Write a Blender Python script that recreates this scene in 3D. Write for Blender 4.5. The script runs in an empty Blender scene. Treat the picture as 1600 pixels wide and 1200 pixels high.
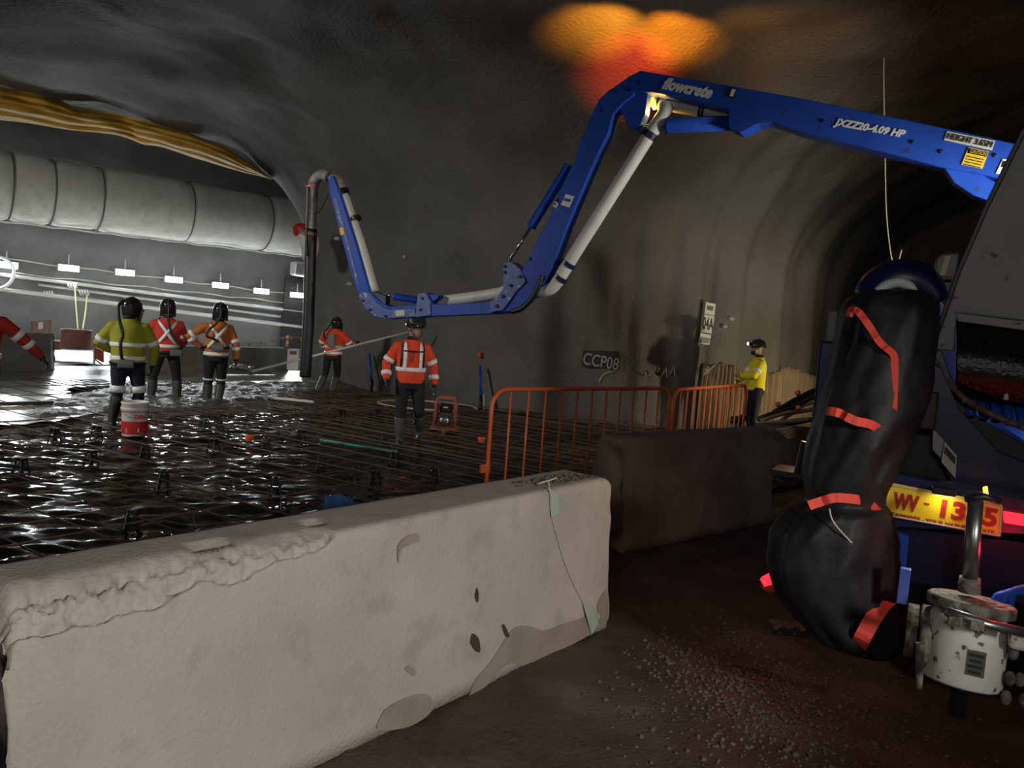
import bpy, bmesh, math, random
from mathutils import Vector as V, Matrix, noise
random.seed(7)
SC = bpy.context.scene
COL = SC.collection

# ------------------------------------------------------------------ camera
CAM_H = 1.75
PITCH, ROLL, FPX = math.radians(4.28), math.radians(4.2), 1200.0
CPOS = V((0, 0, CAM_H))
FWD = V((0, math.cos(PITCH), -math.sin(PITCH)))
_r0, _u0 = V((1, 0, 0)), V((0, math.sin(PITCH), math.cos(PITCH)))
RGT = _r0 * math.cos(ROLL) + _u0 * math.sin(ROLL)
UPV = -_r0 * math.sin(ROLL) + _u0 * math.cos(ROLL)
cd = bpy.data.cameras.new('camera'); cam = bpy.data.objects.new('camera', cd); COL.objects.link(cam)
cd.sensor_width = 36; cd.lens = 36 * FPX / 1600; cd.clip_start = .05; cd.clip_end = 200
M = Matrix.Identity(4)
for i in range(3):
    M[i][0] = RGT[i]; M[i][1] = UPV[i]; M[i][2] = -FWD[i]; M[i][3] = CPOS[i]
cam.matrix_world = M
SC.camera = cam

# ------------------------------------------------------------------ world, exposure, large lamps
w = bpy.data.worlds.new('world'); SC.world = w; w.use_nodes = True
w.node_tree.nodes['Background'].inputs[0].default_value = (.80, .84, 1, 1)
w.node_tree.nodes['Background'].inputs[1].default_value = .012
SC.view_settings.view_transform = 'Standard'
SC.view_settings.look = 'None'
SC.view_settings.gamma = 1
SC.view_settings.use_curve_mapping = False
SC.view_settings.exposure = 0.0

def lamp(kind, name, loc, energy, col, target=None, size=.3, angle=60, blend=.5):
    d = bpy.data.lights.new(name, kind); d.energy = energy; d.color = col
    if kind == 'AREA': d.size = size
    else: d.shadow_soft_size = size
    if kind == 'SPOT': d.spot_size = math.radians(angle); d.spot_blend = blend
    o = bpy.data.objects.new(name, d); COL.objects.link(o); o.location = loc
    if target is not None:
        o.rotation_euler = (V(target) - V(loc)).to_track_quat('-Z', 'Y').to_euler()
    return o
# unseen lights added for brightness, then the headlight that casts the worker's shadow
lamp('AREA', 'added_rear_fill', (-3.2, -7.5, 4.3), 115, (1, .96, .88), (-.2, 5.0, .6), 1.4)  # added fill from behind the camera for truck, ceiling and wall
lamp('SPOT', 'added_duct_fill', (-15.5, 8.5, 4.6), 950, (1, .98, .92), (-12.2, 22.5, 4.4), .4, 66, .8)  # unseen spot added to brighten the ventilation duct
lamp('SPOT', 'added_barrier_spot', (2.6, -1.5, 2.5), 730, (1, .98, .87), (-1.0, 3.5, .8), .25, 52, .5)  # unseen spot added to light the near barrier face evenly
lamp('SPOT', 'added_pour_spot', (-11.0, 5.5, 4.6), 1550, (1, .97, .88), (-1.5, 14.5, .2), .5, 68, .85)  # unseen spot added to brighten the workers, pour and pillar wall
lamp('SPOT', 'added_wall_spot', (5.6, 6.4, 2.9), 1080, (1, .96, .82), (.8, 15.2, 2.8), .35, 88, .9)  # added spot that brightens the pillar wall; the truck has no such lamp
lamp('SPOT', 'vehicle_headlight', (7.3, 12.3, .95), 330, (1, .80, .52), (4.6, 15.0, 1.2), .07, 100, .8)

# ------------------------------------------------------------------ geometry helpers
def ray(px, py):
    return FWD + RGT * ((px - 800) / FPX) + UPV * ((600 - py) / FPX)
def P(px, py, d):                       # point of the place seen at this pixel, d metres ahead
    return CPOS + ray(px, py) * d
def PL(px, py, p0, n):                  # sight line meets a plane of the place
    r = ray(px, py); return CPOS + r * ((V(p0) - CPOS).dot(n) / r.dot(n))
def G(px, py, z=0.0):
    return PL(px, py, V((0, 0, z)), V((0, 0, 1)))

class MB:
    def __init__(s): s.v = []; s.f = []
    def add(s, vs, fs):
        o = len(s.v); s.v += [V(p) for p in vs]; s.f += [tuple(i + o for i in f) for f in fs]; return s
    def obox(s, c, ax, ay, az):         # centre, full-size axis vectors
        c = V(c); ax, ay, az = V(ax) / 2, V(ay) / 2, V(az) / 2
        vs = [c + ax * i + ay * j + az * k for k in (-1, 1) for j in (-1, 1) for i in (-1, 1)]
        return s.add(vs, [(0, 2, 3, 1), (4, 5, 7, 6), (0, 1, 5, 4), (2, 6, 7, 3), (0, 4, 6, 2), (1, 3, 7, 5)])
    def box(s, c, sz, rz=0):
        R = Matrix.Rotation(rz, 3, 'Z')
        return s.obox(c, R @ V((sz[0], 0, 0)), R @ V((0, sz[1], 0)), V((0, 0, sz[2])))
    def bar(s, a, b, wd, ht, up=V((0, 0, 1))):
        a, b = V(a), V(b); d = (b - a); x = d.normalized().cross(V(up)).normalized(); u = x.cross(d.normalized())
        return s.obox((a + b) / 2, d, x * wd, u * ht)
    def tube(s, pts, r, n=10, cap=True, closed=False):
        pts = [V(p) for p in pts]; m = len(pts)
        rs = list(r) if isinstance(r, (list, tuple)) else [r] * m
        if closed: tang = [(pts[(i + 1) % m] - pts[i - 1]).normalized() for i in range(m)]
        else: tang = [(pts[min(i + 1, m - 1)] - pts[max(i - 1, 0)]).normalized() for i in range(m)]
        t = tang[0]; nx = t.cross(V((0, 0, 1)))
        if nx.length < 1e-3: nx = t.cross(V((0, 1, 0)))
        nx.normalize(); vs = []
        for i in range(m):
            t = tang[i]; nx = (nx - t * nx.dot(t)).normalized(); ny = t.cross(nx)
            for k in range(n):
                a = 2 * math.pi * k / n; vs.append(pts[i] + (nx * math.cos(a) + ny * math.sin(a)) * rs[i])
        fs = []
        for i in range(m if closed else m - 1):
            j = (i + 1) % m
            for k in range(n):
                l = (k + 1) % n; fs.append((i * n + k, i * n + l, j * n + l, j * n + k))
        if cap and not closed:
            fs.append(tuple(range(n - 1, -1, -1))); fs.append(tuple((m - 1) * n + k for k in range(n)))
        return s.add(vs, fs)
    def loft(s, rings, n=20, cap=True): # rings: (centre, ax, ay) half-axis vectors
        vs = []; m = len(rings)
        for c, ax, ay in rings:
            for k in range(n):
                a = 2 * math.pi * k / n; vs.append(V(c) + V(ax) * math.cos(a) + V(ay) * math.sin(a))
        fs = [(i * n + k, i * n + (k + 1) % n, (i + 1) * n + (k + 1) % n, (i + 1) * n + k) for i in range(m - 1) for k in range(n)]
        if cap:
            fs.append(tuple(range(n - 1, -1, -1))); fs.append(tuple((m - 1) * n + k for k in range(n)))
        return s.add(vs, fs)
    def lathe(s, prof, o, axis=(0, 0, 1), n=24, cap=True):
        z = V(axis).normalized(); x = z.cross(V((0, 1, 0)))
        if x.length < 1e-3: x = z.cross(V((1, 0, 0)))
        x.normalize(); y = z.cross(x)
        return s.loft([(V(o) + z * h, x * max(r, 1e-4), y * max(r, 1e-4)) for r, h in prof], n, cap)
    def ell(s, c, rx, ry, rz, R=None, n=14, m=8):
        R = R or Matrix.Identity(3); rings = []
        for i in range(m + 1):
            a = -math.pi / 2 + math.pi * i / m; k = max(math.cos(a), .02)
            rings.append((V(c) + R @ V((0, 0, rz * math.sin(a))), R @ V((rx * k, 0, 0)), R @ V((0, ry * k, 0))))
        return s.loft(rings, n)
    def prism(s, poly, ext):
        poly = [V(p) for p in poly]; n = len(poly); e = V(ext)
        return s.add(poly + [p + e for p in poly], [tuple(range(n)), tuple(range(2 * n - 1, n - 1, -1))] +
                     [(i, i + n, (i + 1) % n + n, (i + 1) % n) for i in range(n)])
    def grid(s, fn, nu, nv):
        vs = [fn(i / nu, j / nv) for j in range(nv + 1) for i in range(nu + 1)]
        return s.add(vs, [(j * (nu + 1) + i, j * (nu + 1) + i + 1, (j + 1) * (nu + 1) + i + 1, (j + 1) * (nu + 1) + i) for j in range(nv) for i in range(nu)])
    def ribbon(s, pts, wv, nv, th=.006): # strip: centre points, half-width vectors, normals
        m = len(pts); vs = []
        for p, a, n_ in zip(pts, wv, nv):
            p, a, n_ = V(p), V(a), V(n_).normalized() * th
            vs += [p - a, p + a, p + a + n_, p - a + n_]
        fs = [(0, 1, 2, 3), ((m - 1) * 4 + 3, (m - 1) * 4 + 2, (m - 1) * 4 + 1, (m - 1) * 4)]
        for i in range(m - 1):
            for k in range(4):
                l = (k + 1) % 4; fs.append((i * 4 + k, (i + 1) * 4 + k, (i + 1) * 4 + l, i * 4 + l))
        return s.add(vs, fs)
    def build(s, name, mat, parent=None, smooth=False, bevel=0, local=False):
        me = bpy.data.meshes.new(name); me.from_pydata([tuple(p) for p in s.v], [], s.f)
        bm = bmesh.new(); bm.from_mesh(me)
        bmesh.ops.recalc_face_normals(bm, faces=bm.faces); bm.to_mesh(me); bm.free()
        return link(name, me, mat, parent, smooth, bevel, local)

def link(name, me, mat, parent=None, smooth=False, bevel=0, local=False):
    me.materials.clear(); me.materials.append(mat)
    if smooth: me.shade_smooth() if hasattr(me, 'shade_smooth') else [setattr(p, 'use_smooth', True) for p in me.polygons]
    o = bpy.data.objects.new(name, me); COL.objects.link(o)
    if parent is not None:
        o.parent = parent
        if not local and parent.type == 'EMPTY':
            o.matrix_parent_inverse = parent.matrix_basis.inverted()
    if bevel:
        b = o.modifiers.new('bevel', 'BEVEL'); b.width = bevel; b.segments = 2; b.limit_method = 'ANGLE'; b.angle_limit = .6
    return o
def tag(o, label, cat=None, group=None, kind=None):
    o['label'] = label
    if cat: o['category'] = cat
    if group: o['group'] = group
    if kind: o['kind'] = kind
    return o
def empty(name, loc, label, cat, group=None, rz=0):
    o = bpy.data.objects.new(name, None); COL.objects.link(o); o.location = loc; o.rotation_euler = (0, 0, rz)
    o.empty_display_size = .1
    o.matrix_basis = Matrix.Translation(V(loc)) @ Matrix.Rotation(rz, 4, 'Z')
    return tag(o, label, cat, group)
def copy_tree(o, parent=None):
    c = o.copy(); COL.objects.link(c)
    if parent is not None:
        inv = o.matrix_parent_inverse.copy(); c.parent = parent; c.matrix_parent_inverse = inv
    for ch in list(o.children): copy_tree(ch, c)
    return c
def remesh(mb, voxel, it=4):
    me = bpy.data.meshes.new('tmp'); me.from_pydata([tuple(p) for p in mb.v], [], mb.f)
    bm = bmesh.new(); bm.from_mesh(me); bmesh.ops.recalc_face_normals(bm, faces=bm.faces); bm.to_mesh(me); bm.free()
    o = bpy.data.objects.new('tmp', me); COL.objects.link(o)
    r = o.modifiers.new('r', 'REMESH'); r.mode = 'VOXEL'; r.voxel_size = voxel
    if it: k = o.modifiers.new('s', 'SMOOTH'); k.iterations = it; k.factor = .5
    dg = bpy.context.evaluated_depsgraph_get(); dg.update()
    out = bpy.data.meshes.new_from_object(o.evaluated_get(dg), depsgraph=dg)
    bpy.data.objects.remove(o); bpy.data.meshes.remove(me)
    return out
def text_mb(s, o, ux, uy, nrm, shear=0.0, bold=0.0, th=.002):
    """flat lettering filling the box o..o+ux..o+uy (ux, uy full vectors)"""
    c = bpy.data.curves.new('t', 'FONT'); c.body = s; c.extrude = .01; c.shear = shear; c.offset = bold; c.resolution_u = 3
    ob = bpy.data.objects.new('t', c); COL.objects.link(ob)
    dg = bpy.context.evaluated_depsgraph_get(); dg.update()
    me = bpy.data.meshes.new_from_object(ob.evaluated_get(dg), depsgraph=dg)
    xs = [v.co.x for v in me.vertices]; ys = [v.co.y for v in me.vertices]
    x0, x1, y0, y1 = min(xs), max(xs), min(ys), max(ys); n = V(nrm).normalized()
    mb = MB(); mb.add([V(o) + V(ux) * ((v.co.x - x0) / (x1 - x0)) + V(uy) * ((v.co.y - y0) / (y1 - y0)) + n * (th if v.co.z > 0 else 0) for v in me.vertices],
                      [tuple(p.vertices) for p in me.polygons])
    bpy.data.objects.remove(ob); bpy.data.curves.remove(c); bpy.data.meshes.remove(me)
    return mb
def smooth_path(pts, k=6):
    pts = [V(p) for p in pts]; out = []
    for i in range(len(pts) - 1):
        p0, p1, p2, p3 = pts[max(i - 1, 0)], pts[i], pts[i + 1], pts[min(i + 2, len(pts) - 1)]
        for j in range(k):
            t = j / k
            out.append(.5 * ((2 * p1) + (p2 - p0) * t + (2 * p0 - 5 * p1 + 4 * p2 - p3) * t * t + (3 * p1 - p0 - 3 * p2 + p3) * t ** 3))
    out.append(pts[-1]); return out
def fbm(p, o=4): return noise.fractal(V(p), 1.0, 2.0, o)

# ------------------------------------------------------------------ materials
def mat(name, c, rough=.6, metal=0, c2=None, ns=8.0, bump=0.0, bs=40.0, emit=None, es=0, spec=None, dirt=None, dscale=3, stretch=None, r2=None, dist=.02, coat=0, dthr=(.52,.66)):
    m = bpy.data.materials.new(name); m.use_nodes = True; nt = m.node_tree; b = nt.nodes['Principled BSDF']
    b.inputs['Base Color'].default_value = (*c, 1); b.inputs['Roughness'].default_value = rough; b.inputs['Metallic'].default_value = metal
    if spec is not None: b.inputs['Specular IOR Level'].default_value = spec
    if coat: b.inputs['Coat Weight'].default_value = coat; b.inputs['Coat Roughness'].default_value = .15
    if emit: b.inputs['Emission Color'].default_value = (*emit, 1); b.inputs['Emission Strength'].default_value = es
    if c2 or bump or dirt or r2 is not None:
        tc = nt.nodes.new('ShaderNodeTexCoord'); co = tc.outputs['Object']
        if stretch:
            mp = nt.nodes.new('ShaderNodeMapping'); mp.inputs['Scale'].default_value = stretch; nt.links.new(co, mp.inputs[0]); co2 = mp.outputs[0]
        else: co2 = co
        def nz(sc, det=5, src=None):
            n = nt.nodes.new('ShaderNodeTexNoise'); n.inputs['Scale'].default_value = sc; n.inputs['Detail'].default_value = det
            nt.links.new(src or co, n.inputs['Vector']); return n.outputs['Fac']
        def ramp(f, a, bb):
            r = nt.nodes.new('ShaderNodeMapRange'); r.inputs['From Min'].default_value = a; r.inputs['From Max'].default_value = bb; nt.links.new(f, r.inputs[0]); return r.outputs[0]
        cur = None
        if c2:
            mx = nt.nodes.new('ShaderNodeMix'); mx.data_type = 'RGBA'; mx.inputs[6].default_value = (*c, 1); mx.inputs[7].default_value = (*c2, 1)
            nt.links.new(ramp(nz(ns, 6, co2), .35, .65), mx.inputs[0]); cur = mx.outputs[2]
        if dirt:
            mx = nt.nodes.new('ShaderNodeMix'); mx.data_type = 'RGBA'; mx.inputs[6].default_value = (*c, 1); mx.inputs[7].default_value = (*dirt, 1)
            if cur: nt.links.new(cur, mx.inputs[6])
            nt.links.new(ramp(nz(dscale, 8), *dthr), mx.inputs[0]); cur = mx.outputs[2]
        if cur: nt.links.new(cur, b.inputs['Base Color'])
        if r2 is not None:
            mr = nt.nodes.new('ShaderNodeMapRange'); mr.inputs['From Min'].default_value = .4; mr.inputs['From Max'].default_value = .6
            mr.inputs['To Min'].default_value = rough; mr.inputs['To Max'].default_value = r2
            nt.links.new(nz(ns * .6, 4), mr.inputs[0]); nt.links.new(mr.outputs[0], b.inputs['Roughness'])
        if bump:
            bp = nt.nodes.new('ShaderNodeBump'); bp.inputs['Strength'].default_value = bump; bp.inputs['Distance'].default_value = dist
            nt.links.new(nz(bs, 6), bp.inputs['Height']); nt.links.new(bp.outputs[0], b.inputs['Normal'])
    return m
MT = dict(
    shot=mat('shotcrete', (.165, .160, .145), .8, c2=(.105, .102, .092), ns=.55, bump=.9, bs=16, dist=.035, r2=.62),
    farw=mat('tunnel_lining', (.25, .25, .245), .6, c2=(.16, .16, .158), ns=.6, bump=.4, bs=9, r2=.42),
    road=mat('wet_mud_road', (.085, .064, .050), .66, c2=(.055, .041, .033), ns=2.2, bump=.55, bs=55, r2=.34, dist=.02, dirt=(.12, .102, .085), dscale=1.6),
    memb=mat('black_plastic_sheet', (.014, .013, .013), .08, c2=(.028, .021, .015), ns=3, bump=.06, bs=14, dist=.02, r2=.22),
    rebar=mat('rusty_steel', (.085, .058, .036), .65, c2=(.12, .075, .045), ns=14),
    chair=mat('black_plastic', (.008, .008, .009), .4),
    wetc=mat('rough_wet_concrete', (.20, .197, .185), .42, c2=(.09, .09, .085), ns=9, bump=.9, bs=34, dist=.05),
    slab=mat('floated_wet_concrete', (.50, .505, .475), .30, c2=(.42, .425, .40), ns=2.0, bump=.18, bs=12, stretch=(1, 1, 1), r2=.2),
    conc=mat('barrier_concrete', (.47, .42, .385), .85, c2=(.40, .365, .33), ns=2.2, bump=.5, bs=60, dist=.010, dirt=(.34, .31, .28), dscale=5, dthr=(.56, .74)),
    conc2=mat('dirty_barrier_concrete', (.30, .265, .225), .85, c2=(.19, .165, .14), ns=2.2, bump=.5, bs=50, dist=.01),
    conc3=mat('grey_barrier_concrete', (.26, .26, .24), .8, c2=(.20, .20, .185), ns=1.5, bump=.2, bs=30),
    wet=mat('wet_stain', (.31, .265, .225), .6, c2=(.26, .22, .185), ns=6),
    orange=mat('orange_powder_coat', (.78, .15, .045), .45, c2=(.66, .12, .04), ns=6),
    blue=mat('blue_paint', (.020, .085, .52), .42, c2=(.016, .066, .43), ns=2, dirt=(.03, .05, .16), dscale=9, coat=.0, spec=.22, dthr=(.62, .72)),
    blue2=mat('worn_light_blue_paint', (.035, .075, .33), .45, c2=(.07, .11, .36), ns=12, dirt=(.40, .42, .48), dscale=16, dthr=(.60, .68)),
    navy=mat('dark_or_shaded_blue_paint', (.007, .016, .10), .35, c2=(.004, .007, .04), ns=3),  # dark blue; on the rear panels the shade is put into the colour
    white=mat('white_pipe_paint', (.70, .70, .66), .45, c2=(.60, .60, .57), ns=5),
    grim=mat('splashed_grey_pipe', (.36, .35, .32), .6, c2=(.16, .155, .14), ns=14),
    chrome=mat('chrome_rod', (.75, .75, .75), .18, metal=1),
    rub=mat('black_rubber', (.012, .012, .013), .45),
    letw=mat('white_lettering', (.78, .78, .80), .5),
    letb=mat('black_lettering', (.01, .01, .01), .5),
    yel=mat('yellow_sticker', (.75, .50, .03), .5),
    cream=mat('pale_sticker', (.55, .55, .47), .5),
    red=mat('red_paint', (.55, .02, .02), .5),
    grey=mat('grey_lid_paint', (.33, .34, .33), .55, c2=(.27, .28, .27), ns=4, dirt=(.06, .06, .055), dscale=12, dthr=(.66, .70)),
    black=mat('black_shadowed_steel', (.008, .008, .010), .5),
    duct=mat('grey_duct_fabric', (.60, .595, .54), .6, c2=(.52, .515, .47), ns=2.4, bump=.3, bs=5, dist=.05, dirt=(.48, .475, .43), dscale=3),
    seam=mat('duct_seam', (.10, .10, .095), .7),
    tarp=mat('yellow_tarpaulin', (.56, .32, .035), .5, c2=(.46, .26, .03), ns=2, bump=.15, bs=8),
    galv=mat('galvanised_pipe', (.62, .60, .55), .4, metal=.3),
    cable=mat('pale_cable', (.55, .52, .42), .6),
    led=mat('led_diffuser', (1, 1, 1), .4, emit=(.88, .97, 1), es=60),
    hous=mat('lamp_housing', (.35, .35, .35), .5),
    skin=mat('skin', (.36, .20, .145), .55),
    eye=mat('eye', (.03, .025, .02), .2),
    lip=mat('lips', (.25, .10, .085), .5),
    refl=mat('reflective_tape', (.88, .90, .93), .35),
    hivy=mat('hi_vis_yellow', (.36, .36, .022), .8, c2=(.30, .30, .02), ns=6, bump=.3, bs=14, dist=.02),
    hivy2=mat('bright_hi_vis_yellow', (.80, .70, .02), .8, bump=.3, bs=14, dist=.02),
    hivr=mat('hi_vis_red', (.66, .045, .03), .8, c2=(.56, .04, .028), ns=6, bump=.3, bs=14, dist=.02),
    hivo=mat('hi_vis_orange', (.56, .17, .035), .8, c2=(.48, .14, .03), ns=6, bump=.3, bs=14, dist=.02),
    hivr2=mat('hi_vis_orange_red', (.85, .07, .022), .8, c2=(.74, .06, .02), ns=6, bump=.3, bs=14, dist=.02),
    hivd=mat('deep_red_shirt', (.40, .022, .02), .8, bump=.3, bs=14, dist=.02),
    trn=mat('navy_trousers', (.009, .012, .03), .8, bump=.3, bs=16, dist=.02),
    trk=mat('black_trousers', (.010, .012, .014), .8, bump=.3, bs=16, dist=.02),
    boot=mat('muddy_rubber_boot', (.085, .083, .078), .5, c2=(.04, .04, .038), ns=9),
    boot2=mat('black_rubber_boot', (.022, .022, .021), .5, c2=(.045, .044, .04), ns=9),
    helm=mat('black_helmet_shell', (.016, .016, .018), .18, coat=.5),
    visor=mat('smoke_visor', (.16, .165, .165), .12),
    unit=mat('grey_blower_unit', (.13, .14, .135), .45),
    cyan=mat('green_pipe', (.03, .22, .14), .45),
    bsheet=mat('blue_plastic_sheet', (.06, .17, .38), .3, c2=(.04, .11, .27), ns=7),
    steelr=mat('dirty_red_frame', (.42, .11, .085), .6, c2=(.27, .085, .07), ns=12),
    rustw=mat('rusty_red_steel', (.30, .12, .09), .7, c2=(.20, .095, .075), ns=3),
    tan=mat('tan_drainage_sheet', (.40, .315, .20), .75, c2=(.31, .24, .15), ns=2),
    bag=mat('black_vinyl_cover', (.007, .007, .008), .5, spec=.16, c2=(.018, .018, .018), ns=5, bump=.3, bs=9, dist=.02),
    strap=mat('red_webbing', (.66, .055, .035), .7),
    plate=mat('yellow_number_plate', (.80, .60, .015), .4),
    pred=mat('number_plate_red', (.40, .012, .012), .5),
    steel=mat('worn_steel', (.30, .30, .30), .35, metal=.9, c2=(.2, .2, .2), ns=9),
    dirtw=mat('concrete_spattered_white', (.66, .66, .60), .55, c2=(.56, .56, .51), ns=6, dirt=(.06, .055, .05), dscale=28, dthr=(.60, .66)),
    crust=mat('concrete_crust', (.20, .185, .15), .75, c2=(.05, .045, .035), ns=22, bump=.6, bs=40),
    paper=mat('white_sign', (.72, .72, .70), .6),
    spray=mat('chalk_spray', (.42, .42, .40), .8),
    dpatch=mat('dark_paint_patch', (.028, .029, .029), .7),
    green=mat('faded_green_cloth', (.33, .42, .34), .85),
    rope=mat('pale_string', (.50, .46, .38), .8),
    rubble=mat('pebble', (.15, .135, .115), .6, c2=(.08, .07, .06), ns=20),
    tlr=mat('tail_light_red', (.8, .01, .01), .4, emit=(1, .01, .02), es=4),
    amb=mat('amber_beacon', (1, .45, .03), .3, emit=(1, .42, .03), es=5),
    hl=mat('head_lamp_lens', (1, 1, 1), .3, emit=(.70, 1, .95), es=120),
    pll=mat('plate_lamp_lens', (1, 1, .8), .3, emit=(1, .95, .6), es=12),
    fresh=mat('pale_concrete_edge', (.42, .42, .39), .6),
    wood=mat('wet_timber', (.06, .05, .04), .6),
    flag=mat('orange_flag', (.85, .13, .05), .7),
    silver=mat('silver_foil', (.6, .6, .6), .3, metal=.6, bump=.5, bs=12),
    dark=mat('dark_sheet', (.035, .035, .034), .6),
)

# ================================================================== THE SETTING
# --- rock pillar between the two tunnels: wall + flaring ceiling
PLAN = [(-5.35, 19.5), (-5.2, 19.0), (-4.55, 18.55), (-2.93, 17.6), (-.67, 16.0), (.75, 15.15), (2.45, 14.75), (4.6, 15.5), (7.35, 18.0), (10.5, 22), (14, 28)]
PC = smooth_path([(x, y, 0) for x, y in PLAN], 24)
PN = []
for i in range(len(PC)):
    t = (PC[min(i + 1, len(PC) - 1)] - PC[max(i - 1, 0)]).normalized(); PN.append(V((t.y, -t.x, 0)))
PN[0] = V((-1, 0, 0))
for i in range(1, 10): PN[i] = (PN[0] * (1 - i / 10) + PN[10] * (i / 10)).normalized()
for _ in range(60): PN[1:-1] = [((PN[i - 1] + PN[i] * 2 + PN[i + 1])).normalized() for i in range(1, len(PN) - 1)]
ZS, AMP, RAD = 3.05, 3.15, 5.0
def groin(x): return 19.5 if x > -10 else 19.5 - (-10 - x)
def wall_pt(i, u, z=None):
    """u = metres out from the wall foot; below the springing z is given"""
    c, n = PC[i], PN[i]
    ribs = max(0.0, min(1.0, (c.x - 1.2) / 2.5)) * (1 - max(0, min(1, (c.x - 9) / 3)))
    if z is None:
        a = min(u, RAD) / RAD
        z = ZS + AMP * math.sqrt(max(0, 1 - (1 - a) ** 2)) + max(0, u - RAD) * .012
        p = V((c.x + n.x * u, c.y + n.y * u, z))
        g = groin(p.x)
        if p.y > g: p.y = g
        p.x = max(p.x, -18)
        wgt = min(1, a * 3)
        q = V((p.x * .55 + p.y * .25, p.y * .5 - p.x * .2, 3.3))
        p.z += wgt * (.20 * fbm(q, 3) + .05 * fbm(q * 3.1, 3))
        grv = ribs * (1 - min(1, u / 7))
    else:
        p = V((c.x - n.x * .0, c.y, z)); grv = ribs
    fl = .10 * fbm((p.x * .5, p.y * .5, p.z * .25), 3) + .03 * fbm((p.x * 2.2, p.y * 2.2, p.z * 1.1), 3)
    rib = grv * (.085 * math.sin(i * .62 + .35 * math.sin(p.z * .9)) + .04 * math.sin(i * 1.37 + p.z * .3))
    return p + n * (fl + rib)
ni = len(PC)
zz = [ZS * k / 26 for k in range(27)]
uu = [RAD * (1 - math.cos(math.pi / 2 * k / 26)) for k in range(1, 27)] + [RAD + .45 * k for k in range(1, 46)]
mb = MB(); rows = [[wall_pt(i, 0, z) for i in range(ni)] for z in zz] + [[wall_pt(i, u) for i in range(ni)] for u in uu[:8]]
mb.add([p for r in rows for p in r], [(j * ni + i, j * ni + i + 1, (j + 1) * ni + i + 1, (j + 1) * ni + i) for j in range(len(rows) - 1) for i in range(ni - 1)])
wp = mb.build('wall_pillar', MT['shot'], smooth=True); tag(wp, 'sprayed concrete rock pillar wall between the two tunnels', 'wall', kind='structure')
mb = MB(); rows = [[wall_pt(i, u) for i in range(ni)] for u in uu[7:]]
mb.add([p for r in rows for p in r], [(j * ni + i, j * ni + i + 1, (j + 1) * ni + i + 1, (j + 1) * ni + i) for j in range(len(rows) - 1) for i in range(ni - 1)])
tag(mb.build('ceiling', MT['shot'], smooth=True), 'dark undulating sprayed concrete cavern ceiling', 'ceiling', kind='structure')
# back of the pillar nose
mb = MB(); bk = smooth_path([(-5.35, 19.5, 0), (-5.35, 20.2, 0), (-5.1, 21.4, 0), (-3.5, 24.5, 0), (1, 29, 0)], 6)
mb.grid(lambda a, b: bk[min(int(a * (len(bk) - 1) + .5), len(bk) - 1)] + V((-1, .3, 0)) * (.9 * max(0, b - .5) ** 2 * 2) + V((0, 0, 6.2 * b)), len(bk) - 1, 14)
tag(mb.build('wall_pillar_back', MT['shot'], smooth=True), 'sprayed concrete flank of the pillar in the far tunnel', 'wall', kind='structure')

# --- far tunnel wall with its vault
WD = V((.744, .668, 0)).normalized(); WN = V((-WD.y, WD.x, 0)); W0 = V((-15.3, 23.4, 0))
def WPT(px, py, off=0.0): return PL(px, py, W0 + WN * off, WN)
def far_pt(a, b):
    t = -14 + 44 * a; n = 40
    if b < .45: z = b / .45 * 4.6; u = 0
    else:
        k = (b - .45) / .55; z = 4.6 + 3.1 * math.sin(k * math.pi / 2); u = 7 * (1 - math.cos(k * math.pi / 2))
    p = W0 + WD * t - WN * u + V((0, 0, z))
    return p - WN * (.12 * fbm((t * .5, z * .6, 1), 3) + .04 * fbm((t * 2, z * 2, 4), 3))
tag(MB().grid(far_pt, 150, 40).build('wall_far', MT['farw'], smooth=True), 'grey sprayed concrete wall of the lit tunnel at left', 'wall', kind='structure')
# --- right hand wall and tunnel end, in the dark behind the truck
rw = smooth_path([(18.5, 29, 0), (14, 22, 0), (10.2, 14, 0), (8.4, 6, 0), (7.6, -9, 0)], 6)
mb = MB(); mb.grid(lambda a, b: rw[int(a * (len(rw) - 1) + .5)] + V((0, 0, 6.6 * b)) + V((.3 * fbm((a * 30, b * 4, 2), 3), 0, 0)), len(rw) - 1, 16)
tag(mb.build('wall_right', MT['shot'], smooth=True), 'dark sprayed concrete wall behind the pump truck', 'wall', kind='structure')
mb = MB(); mb.grid(lambda a, b: V((13 + 6 * a, 28.5, 7 * b)), 6, 6)
tag(mb.build('wall_end', MT['shot']), 'dark end of the right hand tunnel', 'wall', kind='structure')
# --- ground
mb = MB(); mb.grid(lambda a, b: V((-32 + 54 * a, -9 + 46 * b, -.035)), 20, 20)
tag(mb.build('floor', MT['road']), 'dark muddy tunnel floor', 'floor', kind='structure')
def road_pt(a, b):
    x = -1.4 + 7.4 * a; y = .6 + 11.0 * b
    z = .035 * fbm((x * .7, y * .7, 0), 3) + .010 * fbm((x * 5, y * 5, 2), 3)
    k = max(0, fbm((x * .8 + 3, y * .8, 7), 2) + .15)
    z += .030 * min(1, k * 2) * abs(noise.noise(V((x * 14, y * 14, 1)))) + .012 * abs(noise.noise(V((x * 30, y * 30, 6))))
    return V((x, y, z - .012))
tag(MB().grid(road_pt, 230, 330).build('floor_haul_road', MT['road'], smooth=True), 'lumpy wet brown haul road beside the barriers', 'floor', kind='structure')

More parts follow.
